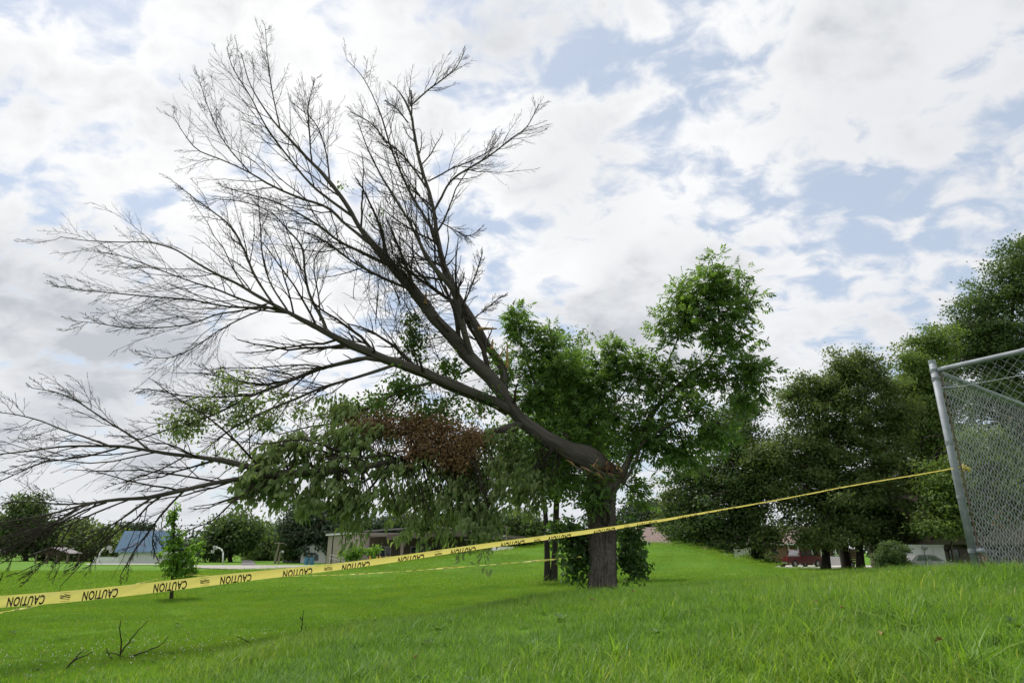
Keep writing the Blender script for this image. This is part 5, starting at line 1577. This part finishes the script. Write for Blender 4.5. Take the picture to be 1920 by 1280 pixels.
def window(t, Mx, x0, x1, z0, z1, y, fr=None, panes=2):
    """framed window on a wall that faces local -y"""
    fr = fr or M['whitepaint']
    w = 0.06
    f = MB()
    f.box(x0 - w, x1 + w, y - .06, y - .004, z0 - w, z0, Mx).box(x0 - w, x1 + w, y - .06, y - .004, z1, z1 + w, Mx)
    f.box(x0 - w, x0, y - .058, y - .004, z0, z1, Mx).box(x1, x1 + w, y - .058, y - .004, z0, z1, Mx)
    o = f.build('window', fr, t)
    if panes == 2:
        zm = (z0 + z1) / 2
        MB().box(x0, x1, y - .05, y - .01, zm - .025, zm + .025, Mx).build('sash_bar', fr, o)
        MB().box(x0, x1, y - .03, y - .006, z0, zm - .025, Mx).build('pane', M['glass'], o)
        MB().box(x0, x1, y - .03, y - .006, zm + .025, z1, Mx).build('pane', M['glass'], o)
    else:
        xm = (x0 + x1) / 2
        MB().box(xm - .025, xm + .025, y - .05, y - .01, z0, z1, Mx).build('sash_bar', fr, o)
        MB().box(x0, xm - .025, y - .03, y - .006, z0, z1, Mx).build('pane', M['glass'], o)
        MB().box(xm + .025, x1, y - .03, y - .006, z0, z1, Mx).build('pane', M['glass'], o)
    return o


def ribs(t, Mx, x0, x1, y, z0, z1, step, mat, depth=0.03, axis='x', name='siding_ribs'):
    mb = MB()
    k = x0
    while k < x1:
        if axis == 'x':
            mb.box(k, k + 0.05, y - depth, y, z0, z1, Mx)
        elif axis == 'y':
            mb.box(y - depth, y, k, k + 0.05, z0, z1, Mx)
        k += step
    return mb.build(name, mat, t, 'stuff')


def build_buildings():
    # tan metal building with a shallow-gabled porch
    Mx, o = frame_at(672, 80, (0.85, 0.525))
    t = thing('metal_building', 'tan ribbed metal building with a dark open porch behind the hanging leaves', 'building', o)
    h = 3.75
    MB().box(0, 19, 0, 13, -0.3, h, Mx).build('wall', M['tan'], t)
    ribs(t, Mx, 0.2, 12.8, -0.001, 0, h - .02, 0.45, M['tan'], 0.03, 'y')
    MB().box(1.2, 18.9, -0.05, -0.002, 0.0, h - 0.35, Mx).build('shaded_porch_wall', M['brownshade'], t)  # shade under the canopy painted as a darker panel over the tan wall
    ribs(t, Mx, 1.3, 18.8, -0.052, 0, h - .4, 0.4, M['brownshade'])
    for y in (5.2, 6.6, 10.5):
        MB().box(-0.10, -0.034, y, y + .16, 0, h - .02, Mx).build('downpipe', M['darktrim'], t)
    MB().prism([(-.3, h), (9.5, h + .75), (19.3, h), (19.3, h + .16), (9.5, h + .95), (-.3, h + .16)], -0.2, 13.2, Mx).build('roof', M['greyroof'], t)
    MB().box(-.34, -.16, -0.2, 13.2, h - .12, h + .02, Mx).build('gutter', M['whitepaint'], t)
    MB().prism([(1.0, h - .55), (9.5, h + .05), (19.6, h - .55), (19.6, h - .35), (9.5, h + .25), (1.0, h - .35)], -6.2, -0.25, Mx).build('porch_roof', M['brownshade'], t)
    MB().prism([(1.0, h - .95), (9.5, h - .38), (19.6, h - .95), (19.6, h - .56), (9.5, h + .04), (1.0, h - .56)], -6.2, -6.1, Mx).build('porch_fascia', M['brownshade'], t)
    for x in (3.0, 5.2, 12.5, 18.4):
        MB().box(x - .14, x + .14, -6.0, -5.75, -.1, h - .5, Mx).build('porch_post', M['darktrim'] if x > 4 else M['polewood'], t)
    window(t, Mx, 2.6, 3.9, 1.0, 2.1, -0.055, panes=1)
    window(t, Mx, 6.6, 8.2, 1.0, 2.1, -0.055, panes=1)
    d = MB().box(9.3, 10.3, -.12, -.056, 0, 2.1, Mx).build('door', M['darktrim'], t)
    MB().box(10.15, 10.22, -.17, -.122, .95, 1.05, Mx).build('handle', M['steel'], d)
    MB().box(12.2, 18.2, -2.0, -1.9, 0.0, 1.25, Mx).build('partition', M['whitepaint'], t)
    MB().bar(tuple(Mx @ Vector((9.2, -1, h))), tuple(Mx @ Vector((9.2, -1, h + 1.3))), .12, .12, 10).build('flue', M['steel'], t)
    g = 'picnic tables under the porch'
    for k, (x, y, lab) in enumerate(((9.6, -3.4, 'dark picnic table under the porch, nearest the door'), (12.2, -4.3, 'dark picnic table under the porch, in front of the white partition'), (15.0, -4.4, 'dark picnic table under the porch, at its right end'))):
        Mt = Mx @ Matrix.Translation((x, y, 0))
        pt = thing('picnic_table', lab, 'table', tuple(Mt.translation), g)
        MB().box(-.9, .9, -.38, .38, .70, .76, Mt).build('tabletop', M['darktrim'], pt)
        for s in (-1, 1):
            MB().box(-.9, .9, s * .72 - .13, s * .72 + .13, .42, .47, Mt).build('bench', M['darktrim'], pt)
            MB().bar((s * .65, -.7, 0), (s * .65, -.1, .7), .04, .04, 6, Mt).bar((s * .65, .7, 0), (s * .65, .1, .7), .04, .04, 6, Mt).bar((s * .65, -.72, .42), (s * .65, .72, .42), .03, .03, 6, Mt).build('leg', M['darktrim'], pt)
    # bollards in front of the porch
    labs = ('leftmost yellow bollard by the porch, behind the tape lettering', 'second yellow bollard from the left by the porch', 'third yellow bollard from the left by the porch', 'fourth yellow bollard from the left by the porch', 'rightmost yellow bollard beside the dark porch post')
    for (px, lab) in zip((693, 706, 712, 724, 731), labs):
        q = P(px, 1060, 73.5); z = gz1(q[0], q[1])
        b = thing('bollard', lab, 'bollard', (q[0], q[1], z), 'yellow bollards by the porch')
        MB().bar((q[0], q[1], z - .2), (q[0], q[1], z + 1.02), .085, .085, 12).build('post', M['yellowp'], b)
        MB().bar((q[0], q[1], z + 1.02), (q[0], q[1], z + 1.09), .085, .04, 12).build('cap', M['yellowp'], b)
    # steps with railing at the left end
    Mr, o = frame_at(618, 79, (0.85, 0.2))
    r = thing('handrail', 'pale steel stair railing at the left end of the tan building', 'railing', o)
    for k in range(5):
        MB().bar((k * .55, 0, -.1), (k * .55, 0, 1.25 - k * .12), .028, .028, 8, Mr).build('post', M['steel'], r)
    for zz in (0, .4):
        MB().bar((0, 0, 1.23 - zz), (2.2, 0, .75 - zz), .025, .025, 8, Mr).build('rail', M['steel'], r)
    for px, lab in ((574, 'blue barrel beside the white shed, left of a pair'), (584, 'blue barrel nearer the stair railing, right of a pair')):
        q = P(px, 1060, 86); z = gz1(q[0], q[1])
        b = thing('barrel', lab, 'barrel', (q[0], q[1], z), 'blue barrels by the white shed')
        MB().bar((q[0], q[1], z), (q[0], q[1], z + .40), .26, .29, 14).bar((q[0], q[1], z + .40), (q[0], q[1], z + .85), .29, .26, 14).build('drum', M['bluep'], b)
        MB().bar((q[0], q[1], z + .85), (q[0], q[1], z + .89), .28, .28, 14).build('lid', M['bluep'], b)

    # white shed with a curved-top window
    Mx, o = frame_at(566, 98, (1, 0.15))
    t = thing('white_shed', 'white gambrel-roofed shed left of the tan building', 'shed', o)
    prof = [(-.2, -.2), (3.3, -.2), (3.3, 1.3), (2.75, 2.1), (1.55, 2.55), (.35, 2.1), (-.2, 1.3)]
    MB().prism(prof, 0, 6, Mx).build('wall', M['whitepaint'], t)
    MB().prism([(1.55, 2.56), (2.78, 2.11), (3.45, 1.25), (3.55, 1.28), (2.85, 2.2), (1.55, 2.68)], -.15, 6.1, Mx).build('roof', M['greyroof'], t)
    MB().prism([(1.55, 2.68), (.25, 2.2), (-.45, 1.28), (-.35, 1.25), (.32, 2.11), (1.55, 2.56)], -.15, 6.1, Mx).build('roof', M['greyroof'], t)
    w = MB().prism([(.35, .35), (2.3, .35), (2.3, 1.1), (1.9, 1.35), (1.32, 1.45), (.75, 1.35), (.35, 1.1)], -.06, -.004, Mx).build('window', M['glass'], t)
    for x in (.98, 1.62):
        MB().box(x - .03, x + .03, -.085, -.062, .36, 1.36, Mx).build('sash_bar', M['whitepaint'], w)
    Mx, o = frame_at(530, 104, (1, 0.1))
    t = thing('low_shed', 'low white shed with sloping roof under the dark trees', 'shed', o)
    MB().box(0, 4.2, 0, 3, -.2, .9, Mx).build('wall', M['whitepaint'], t)
    MB().prism([(-.2, .55), (4.4, 1.5), (4.4, 1.62), (-.2, .67)], -.2, 3.2, Mx).build('roof', M['greyroof'], t)

    # blue-roofed barn
    Mx, o = frame_at(214, 96, (1, 0.0))
    t = thing('barn', 'barn with a big blue metal roof beyond the playing field', 'barn', o)
    wd = P(304, 1050, 96)[0] - P(214, 1050, 96)[0]
    MB().box(0.1, wd - .35, .6, 8, -.3, 1.6, Mx).build('wall', M['whitepaint'], t)
    pr = [(0.0, 1.45), (1.6, 4.3), (8.2, 1.45), (8.2, 1.57), (1.6, 4.44), (0.0, 1.57)]
    mb = MB(); n = len(pr)
    mb.add([Mx @ Vector((x, y, z)) for x in (-.2, wd) for y, z in pr], [tuple(range(n)), tuple(range(2 * n - 1, n - 1, -1))] + [(i, (i + 1) % n, (i + 1) % n + n, i + n) for i in range(n)])
    mb.build('roof', M['blueroof'], t)
    rb = MB()
    for k in range(22):
        x = -.15 + (wd + .25) * k / 22
        rb.add([Mx @ Vector(p) for p in ((x, 0, 1.58), (x + .06, 0, 1.58), (x + .06, 1.6, 4.45), (x, 1.6, 4.45), (x, -.03, 1.61), (x + .06, -.03, 1.61), (x + .06, 1.57, 4.48), (x, 1.57, 4.48))],
               [(4, 5, 6, 7), (0, 4, 7, 3), (1, 2, 6, 5), (0, 1, 5, 4)])
    rb.build('roof_ribs', M['blueroof'], t, 'stuff')
    for x, hh in ((2.0, .42), (2.65, .34), (3.3, .34)):
        f = MB()
        y0 = .45; hh *= .5; z0 = 1.45 + y0 * 1.78 + .13
        for a, b_ in (((x, y0, z0), (x + .3, y0, z0)), ((x, y0 + hh, z0 + hh * 1.78), (x + .3, y0 + hh, z0 + hh * 1.78)), ((x, y0, z0), (x, y0 + hh, z0 + hh * 1.78)), ((x + .3, y0, z0), (x + .3, y0 + hh, z0 + hh * 1.78))):
            f.bar(a, b_, .03, .03, 5, Mx)
        f.build('red_mark', M['redpaint'], t)
    window(t, Mx, 6.0, 6.45, .55, 1.1, .6, panes=1)
    Ml, o = frame_at(175, 92, (1, 0))
    t2 = thing('court_wall', 'low pale wall beside the basketball goal left of the barn', 'wall', o)
    MB().box(0, 3.4, 0, .25, -.2, .85, Ml).build('panel', M['whitepaint'], t2)
    MB().box(-.03, 3.43, -.03, .28, .851, .92, Ml).build('coping', M['concrete'], t2)

    # brown pavilion
    Mx, o = frame_at(66, 94, (1, .1))
    t = thing('pavilion', 'low open pavilion with a brown-grey roof at the far left', 'pavilion', o)
    MB().prism([(-.3, 1.35), (1.9, 2.15), (4.4, 1.35), (4.4, 1.25), (1.9, 2.03), (-.3, 1.25)], -.3, 3.4, Mx).build('roof', plain('brown_roof', (.15, .13, .135), .7), t)
    MB().prism([(-.2, 1.24), (1.9, 2.02), (4.3, 1.24)], .1, .2, Mx).build('gable', plain('brown_board', (.10, .06, .045), .8), t)
    for x in (0, 1.35, 2.7, 4.1):
        for y in (.1, 3.0):
            MB().box(x - .08, x + .08, y - .08, y + .08, -.1, 1.3, Mx).build('post', M['wood'], t)

    # basketball goals
    for px, Y, sg, lab in ((181, 88, 1, 'white gooseneck basketball goal in front of the blue barn'), (418, 86, -1, 'white gooseneck basketball goal beside the gravel lot')):
        q = P(px, 1057, Y); z = gz1(q[0], q[1])
        t = thing('basketball_goal', lab, 'basketball goal', (q[0], q[1], z), 'basketball goals')
        pts = [(q[0], q[1], z - .1), (q[0] + sg * .18, q[1], z + 1.45), (q[0] + sg * .45, q[1], z + 1.85), (q[0] + sg * .85, q[1], z + 2.02), (q[0] + sg * 1.2, q[1], z + 2.05)]
        MB().path(pts, .085, 10).build('pole', M['whitepaint'], t, smooth=True)
        bx = q[0] + sg * 1.25
        MB().prism([(-.3, -.2), (.3, -.2), (.4, .14), (.22, .3), (-.22, .3), (-.4, .14)], -.03, .03, Matrix.Translation((bx, q[1], z + 2.0)) @ Matrix.Rotation(rad(68), 4, 'Z')).build('backboard', M['steel'], t)
        hp = [(bx + sg * (.28 + .22 * math.cos(a)), q[1] + .22 * math.sin(a), z + 1.75) for a in np.linspace(0, 2 * math.pi, 13)]
        ho = MB().path(hp, .018, 6).build('hoop', M['steel'], t)
        nm = MB()
        for k in range(12):
            nm.bar(hp[k], (bx + sg * .28 + (hp[k][0] - bx - sg * .28) * .55, q[1] + (hp[k][1] - q[1]) * .55, z + 1.38), .012, .012, 4)
        nm.build('net', M['whitepaint'], ho)

    # utility poles
    for (px, py, px2, py2, Y, arm, lab) in ((514, 1059, 524, 1016, 92, True, 'leaning wooden utility pole with crossarm left of the white shed'), (521, 1059, 526, 1034, 90, False, 'shorter lamp pole beside the leaning utility pole')):
        a = P(px, py, Y); a[2] = gz1(a[0], a[1]) - .2; b = P(px2, py2, Y)
        t = thing('utility_pole', lab, 'utility pole', tuple(a))
        MB().bar(a, b, .14, .10, 10).build('pole', M['polewood'], t)
        if arm:
            c = a + (b - a) * .96
            MB().box(-.7, .7, -.06, .06, -.06, .06, Matrix.Translation(c)).build('crossarm', M['polewood'], t)
        else:
            MB().bar(b, b + np.array([.25, -.1, .12]), .05, .05, 8).bar(b + np.array([.25, -.1, .12]), b + np.array([.4, -.1, -.1]), .12, .16, 8).build('lamp', M['steel'], t)
    a = P(949, 1050, 72); a[2] = gz1(a[0], a[1]) - .2; b = P(950, 985, 72)
    t = thing('utility_pole', 'slim dark utility pole with wires behind the mound', 'utility pole', tuple(a))
    MB().bar(a, b, .11, .085, 10).build('pole', M['polewood'], t)
    c = P(949.5, 1004, 72)
    MB().bar(c, c + np.array([-.35, -.15, .02]), .03, .03, 6).bar(c + np.array([-.35, -.15, -.08]), c + np.array([-.35, -.15, .05]), .11, .06, 8).build('lamp', M['whitepaint'], t)
    for q in (P(870, 1011, 78), P(1060, 1012, 78)):
        s = np.linspace(0, 1, 9)[:, None]
        pts = c * (1 - s) + q * s; pts[:, 2] -= .25 * np.sin(np.pi * s[:, 0])
        MB().path([tuple(p) for p in pts], .012, 5).build('wire', M['steel'], t)

    # small shed behind the mound
    Mx, o = frame_at(915, 66, (1, .25))
    t = thing('grey_roofed_shed', 'small shed with a pale grey metal roof behind the mound', 'shed', o)
    zg = P(950, 1026, 66)[2] - o[2]
    MB().box(.1, 3.7, .1, 3.4, -.4, zg - .75, Mx).build('wall', M['siding'], t)
    MB().prism([(.1, zg - .75), (1.9, zg - .10), (3.7, zg - .75)], .1, 3.4, Mx @ Matrix.Translation((0, 0, 0))).build('gable', M['siding'], t)
    Mr = Mx
    MB().add([Mr @ Vector(p) for p in ((-.1, -.1, zg - .78), (2.4, -.1, zg - .78), (3.0, 1.7, zg), (.9, 1.7, zg), (-.1, -.1, zg - .70), (2.4, -.1, zg - .70), (3.0, 1.7, zg + .08), (.9, 1.7, zg + .08))],
             [(0, 1, 2, 3), (4, 7, 6, 5), (0, 4, 5, 1), (1, 5, 6, 2), (2, 6, 7, 3), (3, 7, 4, 0)]).build('roof', M['greyroof'], t)

    # house with the mauve roof and the brick house with its porch
    Mx, o = frame_at(1196, 88, (1, 0))
    t = thing('mauve_roofed_house', 'house behind the mound showing only its mauve shingle roof', 'house', o)
    zt = P(1220, 990, 93)[2] - o[2]
    MB().box(.3, 8.0, .3, 9, -.3, 2.2, Mx).build('wall', M['siding'], t)
    mb = MB()
    pr = [(-.2, 2.15), (5, zt), (9.6, 2.15), (9.6, 2.3), (5, zt + .15), (-.2, 2.3)]
    n = len(pr)
    mb.add([Mx @ Vector((x, y, z)) for x in (-.3, 8.4) for y, z in pr], [tuple(range(n)), tuple(range(2 * n - 1, n - 1, -1))] + [(i, (i + 1) % n, (i + 1) % n + n, i + n) for i in range(n)])
    mb.build('roof', M['shingle'], t)
    window(t, Mx, 2, 3, .9, 2.0, .3)

    Mx, o = frame_at(1338, 84, (1, -0.06))
    t = thing('brick_house', 'brick house with white porch posts behind the red pickup', 'house', o)
    L_ = P(1565, 1050, 84)[0] - P(1338, 1050, 84)[0]
    s = L_ / 227.0                      # metres per photograph unit along the front
    MB().box(0, L_ * .60, 0, 8, -.4, 2.35, Mx).build('wall', M['brick'], t)
    MB().box(L_ * .60 + .005, L_, 1.8, 8, -.4, 2.345, Mx).build('wall', M['brick'], t)
    g = MB().box(19 * s, 72 * s, -.06, -.003, -.1, 2.2, Mx).build('garage_front', M['whitepaint'], t)
    for k in range(4):
        MB().box(46 * s, 70 * s, -.10, -.062, .02 + k * .5, .48 + k * .5, Mx).build('garage_panel', M['whitepaint'], g)
    window(t, Mx, 27 * s, 38 * s, .5, 2.0, -.06)
    window(t, Mx, 109 * s, 118 * s, .55, 2.0, 0)
    window(t, Mx, 160 * s, 172 * s, .6, 1.9, 1.8)
    MB().box(190 * s, 202 * s, 1.72, 1.795, 0, 2.05, Mx).build('door', M['darktrim'], t)
    mb = MB()
    pr = [(-.6, 2.36), (4, 4.6), (8.6, 2.36), (8.6, 2.52), (4, 4.78), (-.6, 2.52)]
    n = len(pr)
    mb.add([Mx @ Vector((x, y, z)) for x in (-.5, L_ + .5) for y, z in pr], [tuple(range(n)), tuple(range(2 * n - 1, n - 1, -1))] + [(i, (i + 1) % n, (i + 1) % n + n, i + n) for i in range(n)])
    rf = mb.build('roof', M['shingle'], t)
    MB().box(-.5, L_ + .5, -.66, -.605, 2.34, 2.54, Mx).build('fascia', M['whitepaint'], rf)
    for x in (138, 155, 180, 196, 222):
        MB().box(x * s - .07, x * s + .07, -.5, -.36, -.2, 2.34, Mx).build('porch_post', M['whitepaint'], t)

    # two-storey sided house at the right edge
    Mx, o = frame_at(1757, 56, (1, 0.12))
    t = thing('sided_house', 'two-storey house with tan lap siding behind the chain-link fence', 'house', o)
    zo = P(1790, 1020, 56)[2] - o[2]; zt = P(1790, 945, 56)[2] - o[2]
    MB().box(.3, 11, 1.2, 9, -.4, zo, Mx).build('lower_wall', M['brownshade'], t)  # shade of the recess under the upper floor painted into the wall colour
    MB().box(0, 11.2, 0, 9, zo + .002, zt, Mx).build('upper_wall', M['siding'], t)
    sb = MB()
    zz = zo
    while zz < zt - .1:
        sb.add([Mx @ Vector(p) for p in ((-.002, -.035, zz), (11.2, -.035, zz), (11.2, -.004, zz + .19), (-.002, -.004, zz + .19), (-.002, 0, zz), (11.2, 0, zz))], [(0, 1, 2, 3), (0, 4, 5, 1), (0, 3, 4)])
        zz += .2
    sb.build('siding_boards', M['siding'], t, 'stuff')
    mb = MB(); pr = [(-.5, zt), (4.5, zt + 1.1), (9.5, zt), (9.5, zt + .16), (4.5, zt + 1.28), (-.5, zt + .16)]; n = len(pr)
    mb.add([Mx @ Vector((x, y, z)) for x in (-.4, 11.6) for y, z in pr], [tuple(range(n)), tuple(range(2 * n - 1, n - 1, -1))] + [(i, (i + 1) % n, (i + 1) % n + n, i + n) for i in range(n)])
    mb.build('roof', M['shingle'], t)
    for x in (.45, 1.65, 4.6, 8.0):
        MB().box(x, x + .14, .15, .29, -.2, zo, Mx).build('porch_post', M['siding'], t)
    window(t, Mx, 2.2, 3.1, .5, 1.7, 1.2, M['darktrim'])
    window(t, Mx, 5.6, 6.8, .5, 1.7, 1.2, M['darktrim'])


build_buildings()


# ------------------------------------------------------------------ vehicles
def wheel(t, Mx, x, y, r=.36, w=.22):
    ty = MB()
    n = 20
    prof = [(r * .62, -w / 2), (r * .93, -w / 2), (r, -w / 2 + .03), (r, w / 2 - .03), (r * .93, w / 2), (r * .62, w / 2)]
    vs, fs = [], []
    for i in range(n):
        a = 2 * math.pi * i / n
        vs += [Mx @ Vector((x + p * math.cos(a), y + q, r + p * math.sin(a))) for p, q in prof]
    m = len(prof)
    for i in range(n):
        for k in range(m - 1):
            fs.append((i * m + k, ((i + 1) % n) * m + k, ((i + 1) % n) * m + k + 1, i * m + k + 1))
    o = ty.add(vs, fs).build('wheel', M['darktrim'], t, smooth=True)
    MB().bar((x, y - w * .36, r), (x, y + w * .36, r), r * .61, r * .61, 16, Mx).build('rim', M['steel'], o)


def build_vehicles():
    M['carred'] = plain('maroon_car_paint', (0.115, 0.012, 0.016), 0.25, 0.0, 0.05, 1, spec=0.6)
    M['carsilver'] = plain('silver_car_paint', (0.24, 0.24, 0.245), 0.3, 0.3, 0.05, 1)
    M['carglass'] = plain('car_glass', (0.05, 0.06, 0.065), 0.06, 0, 0.1, 1, spec=0.9)
    M['chrome'] = plain('chrome', (0.6, 0.6, 0.6), 0.2, 0.9, 0.05, 1)
    M['lamp_red'] = plain('tail_lamp', (0.4, 0.02, 0.02), 0.3)
    Mx, o = frame_at(1464, 70, (0.92, 0.39))
    t = thing('pickup_truck', 'maroon pickup truck parked under the dark trees by the brick house', 'pickup', o)
    # heading +x; left side faces -y... local y is away from the viewer
    body = [(0, .50), (.12, .42), (.62, .42), (.72, .62), (.98, .80), (1.26, .62), (1.38, .40), (3.75, .40), (3.86, .62), (4.12, .80), (4.40, .62), (4.52, .42), (5.15, .42), (5.25, .6), (5.22, .92), (5.05, 1.02), (3.75, 1.12), (0, 1.08)]
    MB().prism(body, -.92, .92, Mx).build('body', M['carred'], t)
    MB().prism([(1.85, 1.085), (3.80, 1.115), (3.30, 1.68), (3.1, 1.76), (2.1, 1.76), (1.95, 1.70)], -.82, .82, Mx).build('cab', M['carred'], t)
    for y0, y1 in ((-.835, -.822), (.822, .835)):
        w = MB().prism([(2.02, 1.16), (2.72, 1.16), (2.72, 1.66), (2.1, 1.66)], y0, y1, Mx).prism([(2.82, 1.16), (3.58, 1.16), (3.22, 1.62), (2.82, 1.66)], y0, y1, Mx).build('side_window', M['carglass'], t)
    MB().add([Mx @ Vector(p) for p in ((1.83, -.7, 1.18), (1.83, .7, 1.18), (1.925, .68, 1.68), (1.925, -.68, 1.68))], [(0, 1, 2, 3)]).build('rear_window', plain('bright_glass', (.30, .32, .34), .1), t)  # bright gleam of this pane put into its colour; other panes stay dark
    MB().add([Mx @ Vector(p) for p in ((3.80, -.72, 1.14), (3.80, .72, 1.14), (3.34, .68, 1.66), (3.34, -.68, 1.66))], [(0, 1, 2, 3)]).build('windscreen', M['carglass'], t)
    MB().box(.02, 1.8, -.93, -.80, 1.081, 1.13, Mx).box(.02, 1.8, .80, .93, 1.081, 1.13, Mx).build('bed_rail', M['chrome'], t)
    tg = MB().box(-.04, -.003, -.80, .80, .55, 1.12, Mx).build('tailgate', M['carred'], t)
    MB().box(-.07, -.042, -.15, .15, .88, .96, Mx).build('handle', M['chrome'], tg)
    for s in (-1, 1):
        MB().box(-.035, -.004, s * .86 - .05, s * .86 + .05, .65, 1.02, Mx).build('tail_light', M['lamp_red'], t)
        MB().box(5.22, 5.27, s * .68 - .16, s * .68 + .16, .70, .88, Mx).build('headlight', M['chrome'], t)
    MB().box(-.20, -.06, -.88, .88, .40, .54, Mx).build('rear_bumper', M['chrome'], t)
    MB().box(5.26, 5.38, -.9, .9, .42, .58, Mx).build('front_bumper', M['chrome'], t)
    for x in (1.0, 4.14):
        for y in (-.83, .83):
            wheel(t, Mx, x, y)
    Mx, o = frame_at(1683, 49, (1, .05))
    t = thing('silver_car', 'silver sedan half hidden between the round bush and the white trailer', 'car', o)
    body = [(0, .45), (.1, .30), (.5, .30), (.6, .5), (.85, .66), (1.1, .5), (1.2, .28), (3.0, .28), (3.1, .5), (3.35, .66), (3.6, .5), (3.7, .30), (4.2, .32), (4.28, .55), (4.15, .72), (3.2, .86), (.9, .90), (.05, .84)]
    MB().prism(body, -.84, .84, Mx).build('body', M['carsilver'], t)
    MB().prism([(.55, .895), (3.15, .865), (2.45, 1.28), (2.1, 1.36), (1.2, 1.36), (.95, 1.28)], -.70, .70, Mx).build('cabin', M['carsilver'], t)
    for y0, y1 in ((-.715, -.702), (.702, .715)):
        MB().prism([(.98, .94), (1.72, .94), (1.72, 1.30), (1.2, 1.30)], y0, y1, Mx).prism([(1.80, .94), (2.85, .92), (2.32, 1.26), (1.80, 1.30)], y0, y1, Mx).build('side_window', M['carglass'], t)
    MB().add([Mx @ Vector(p) for p in ((3.13, -.62, .90), (3.13, .62, .90), (2.50, .58, 1.28), (2.50, -.58, 1.28))], [(0, 1, 2, 3)]).build('windscreen', M['carglass'], t)
    for s in (-1, 1):
        MB().box(4.18, 4.27, s * .6 - .14, s * .6 + .14, .58, .70, Mx).build('headlight', M['chrome'], t)
    MB().box(1.75, 1.95, -.80, -.72, .92, 1.02, Mx).build('mirror', M['carsilver'], t)
    for x in (.86, 3.36):
        for y in (-.76, .76):
            wheel(t, Mx, x, y, .31, .2)
    # box trailer
    Mx, o = frame_at(1690, 54, (1, -.04))
    t = thing('box_trailer', 'pale grey box trailer with white top edge behind the silver car', 'trailer', o)
    hgt = P(1730, 1021, 54)[2] - o[2]
    w_ = P(1772, 1050, 54)[0] - P(1690, 1050, 54)[0]
    b = MB().box(0, w_, 0, 2.1, .35, hgt - .1, Mx).build('box', plain('grey_panel', (.66, .65, .66), .6, .0, .06, 1), t)
    MB().box(-.05, w_ + .05, -.05, 2.15, hgt - .098, hgt + .02, Mx).build('top_trim', M['whitepaint'], t)
    for k in range(1, 4):
        MB().box(w_ * k / 4 - .015, w_ * k / 4 + .015, -.02, -.002, .36, hgt - .11, Mx).build('panel_seam', M['steel'], t)
    for x in (w_ * .4, w_ * .62):
        wheel(t, Mx, x, .05, .33, .2)
    # satellite dish on a pole
    q = P(1736, 1062, 46); z = gz1(q[0], q[1]); top = P(1732, 1026, 46)
    t = thing('satellite_dish', 'small grey satellite dish on a pole in front of the box trailer', 'satellite dish', (q[0], q[1], z))
    MB().bar((q[0], q[1], z - .1), (top[0], q[1], top[2] - .1), .025, .025, 8).build('pole', M['darktrim'], t)
    dv, df = [], []
    for i in range(5):
        for k in range(16):
            a = 2 * math.pi * k / 16; r = .23 * i / 4
            dv.append((top[0] + r * math.cos(a), q[1] - .12 + .35 * r * r / .3, top[2] + r * .8 * math.sin(a)))
    for i in range(4):
        for k in range(16):
            df.append((i * 16 + k, i * 16 + (k + 1) % 16, (i + 1) * 16 + (k + 1) % 16, (i + 1) * 16 + k))
    MB().add(dv, df).build('dish', plain('dish_grey', (.16, .16, .165), .6), t, smooth=True)
    MB().bar((top[0] - .1, q[1] - .1, top[2] - .25), (top[0], q[1] - .45, top[2] - .05), .012, .012, 6).build('feed_arm', M['darktrim'], t)
    # slatted trailer
    Mx, o = frame_at(1578, 66, (1, .1))
    t = thing('slatted_trailer', 'dark slat-sided trailer between two dark trunks', 'trailer', o)
    hgt = P(1590, 1026, 66)[2] - o[2]
    MB().box(-.1, 2.0, 0, 2.8, .45, .6, Mx).build('bed', M['darktrim'], t)
    for k in range(6):
        z0 = .66 + k * (hgt - .75) / 6
        MB().box(-.1, 2.0, -.04, 0, z0, z0 + .17, Mx).build('slat', M['wood'], t)
    for x in (-.1, .9, 1.9):
        MB().box(x, x + .09, -.09, -.042, .45, hgt, Mx).build('stake', M['darktrim'], t)
    MB().box(-.16, -.105, 0, 2.8, .3, 1.1, Mx).build('nose_panel', M['steel'], t)
    wheel(t, Mx, 1.0, .1, .34, .2)


build_vehicles()
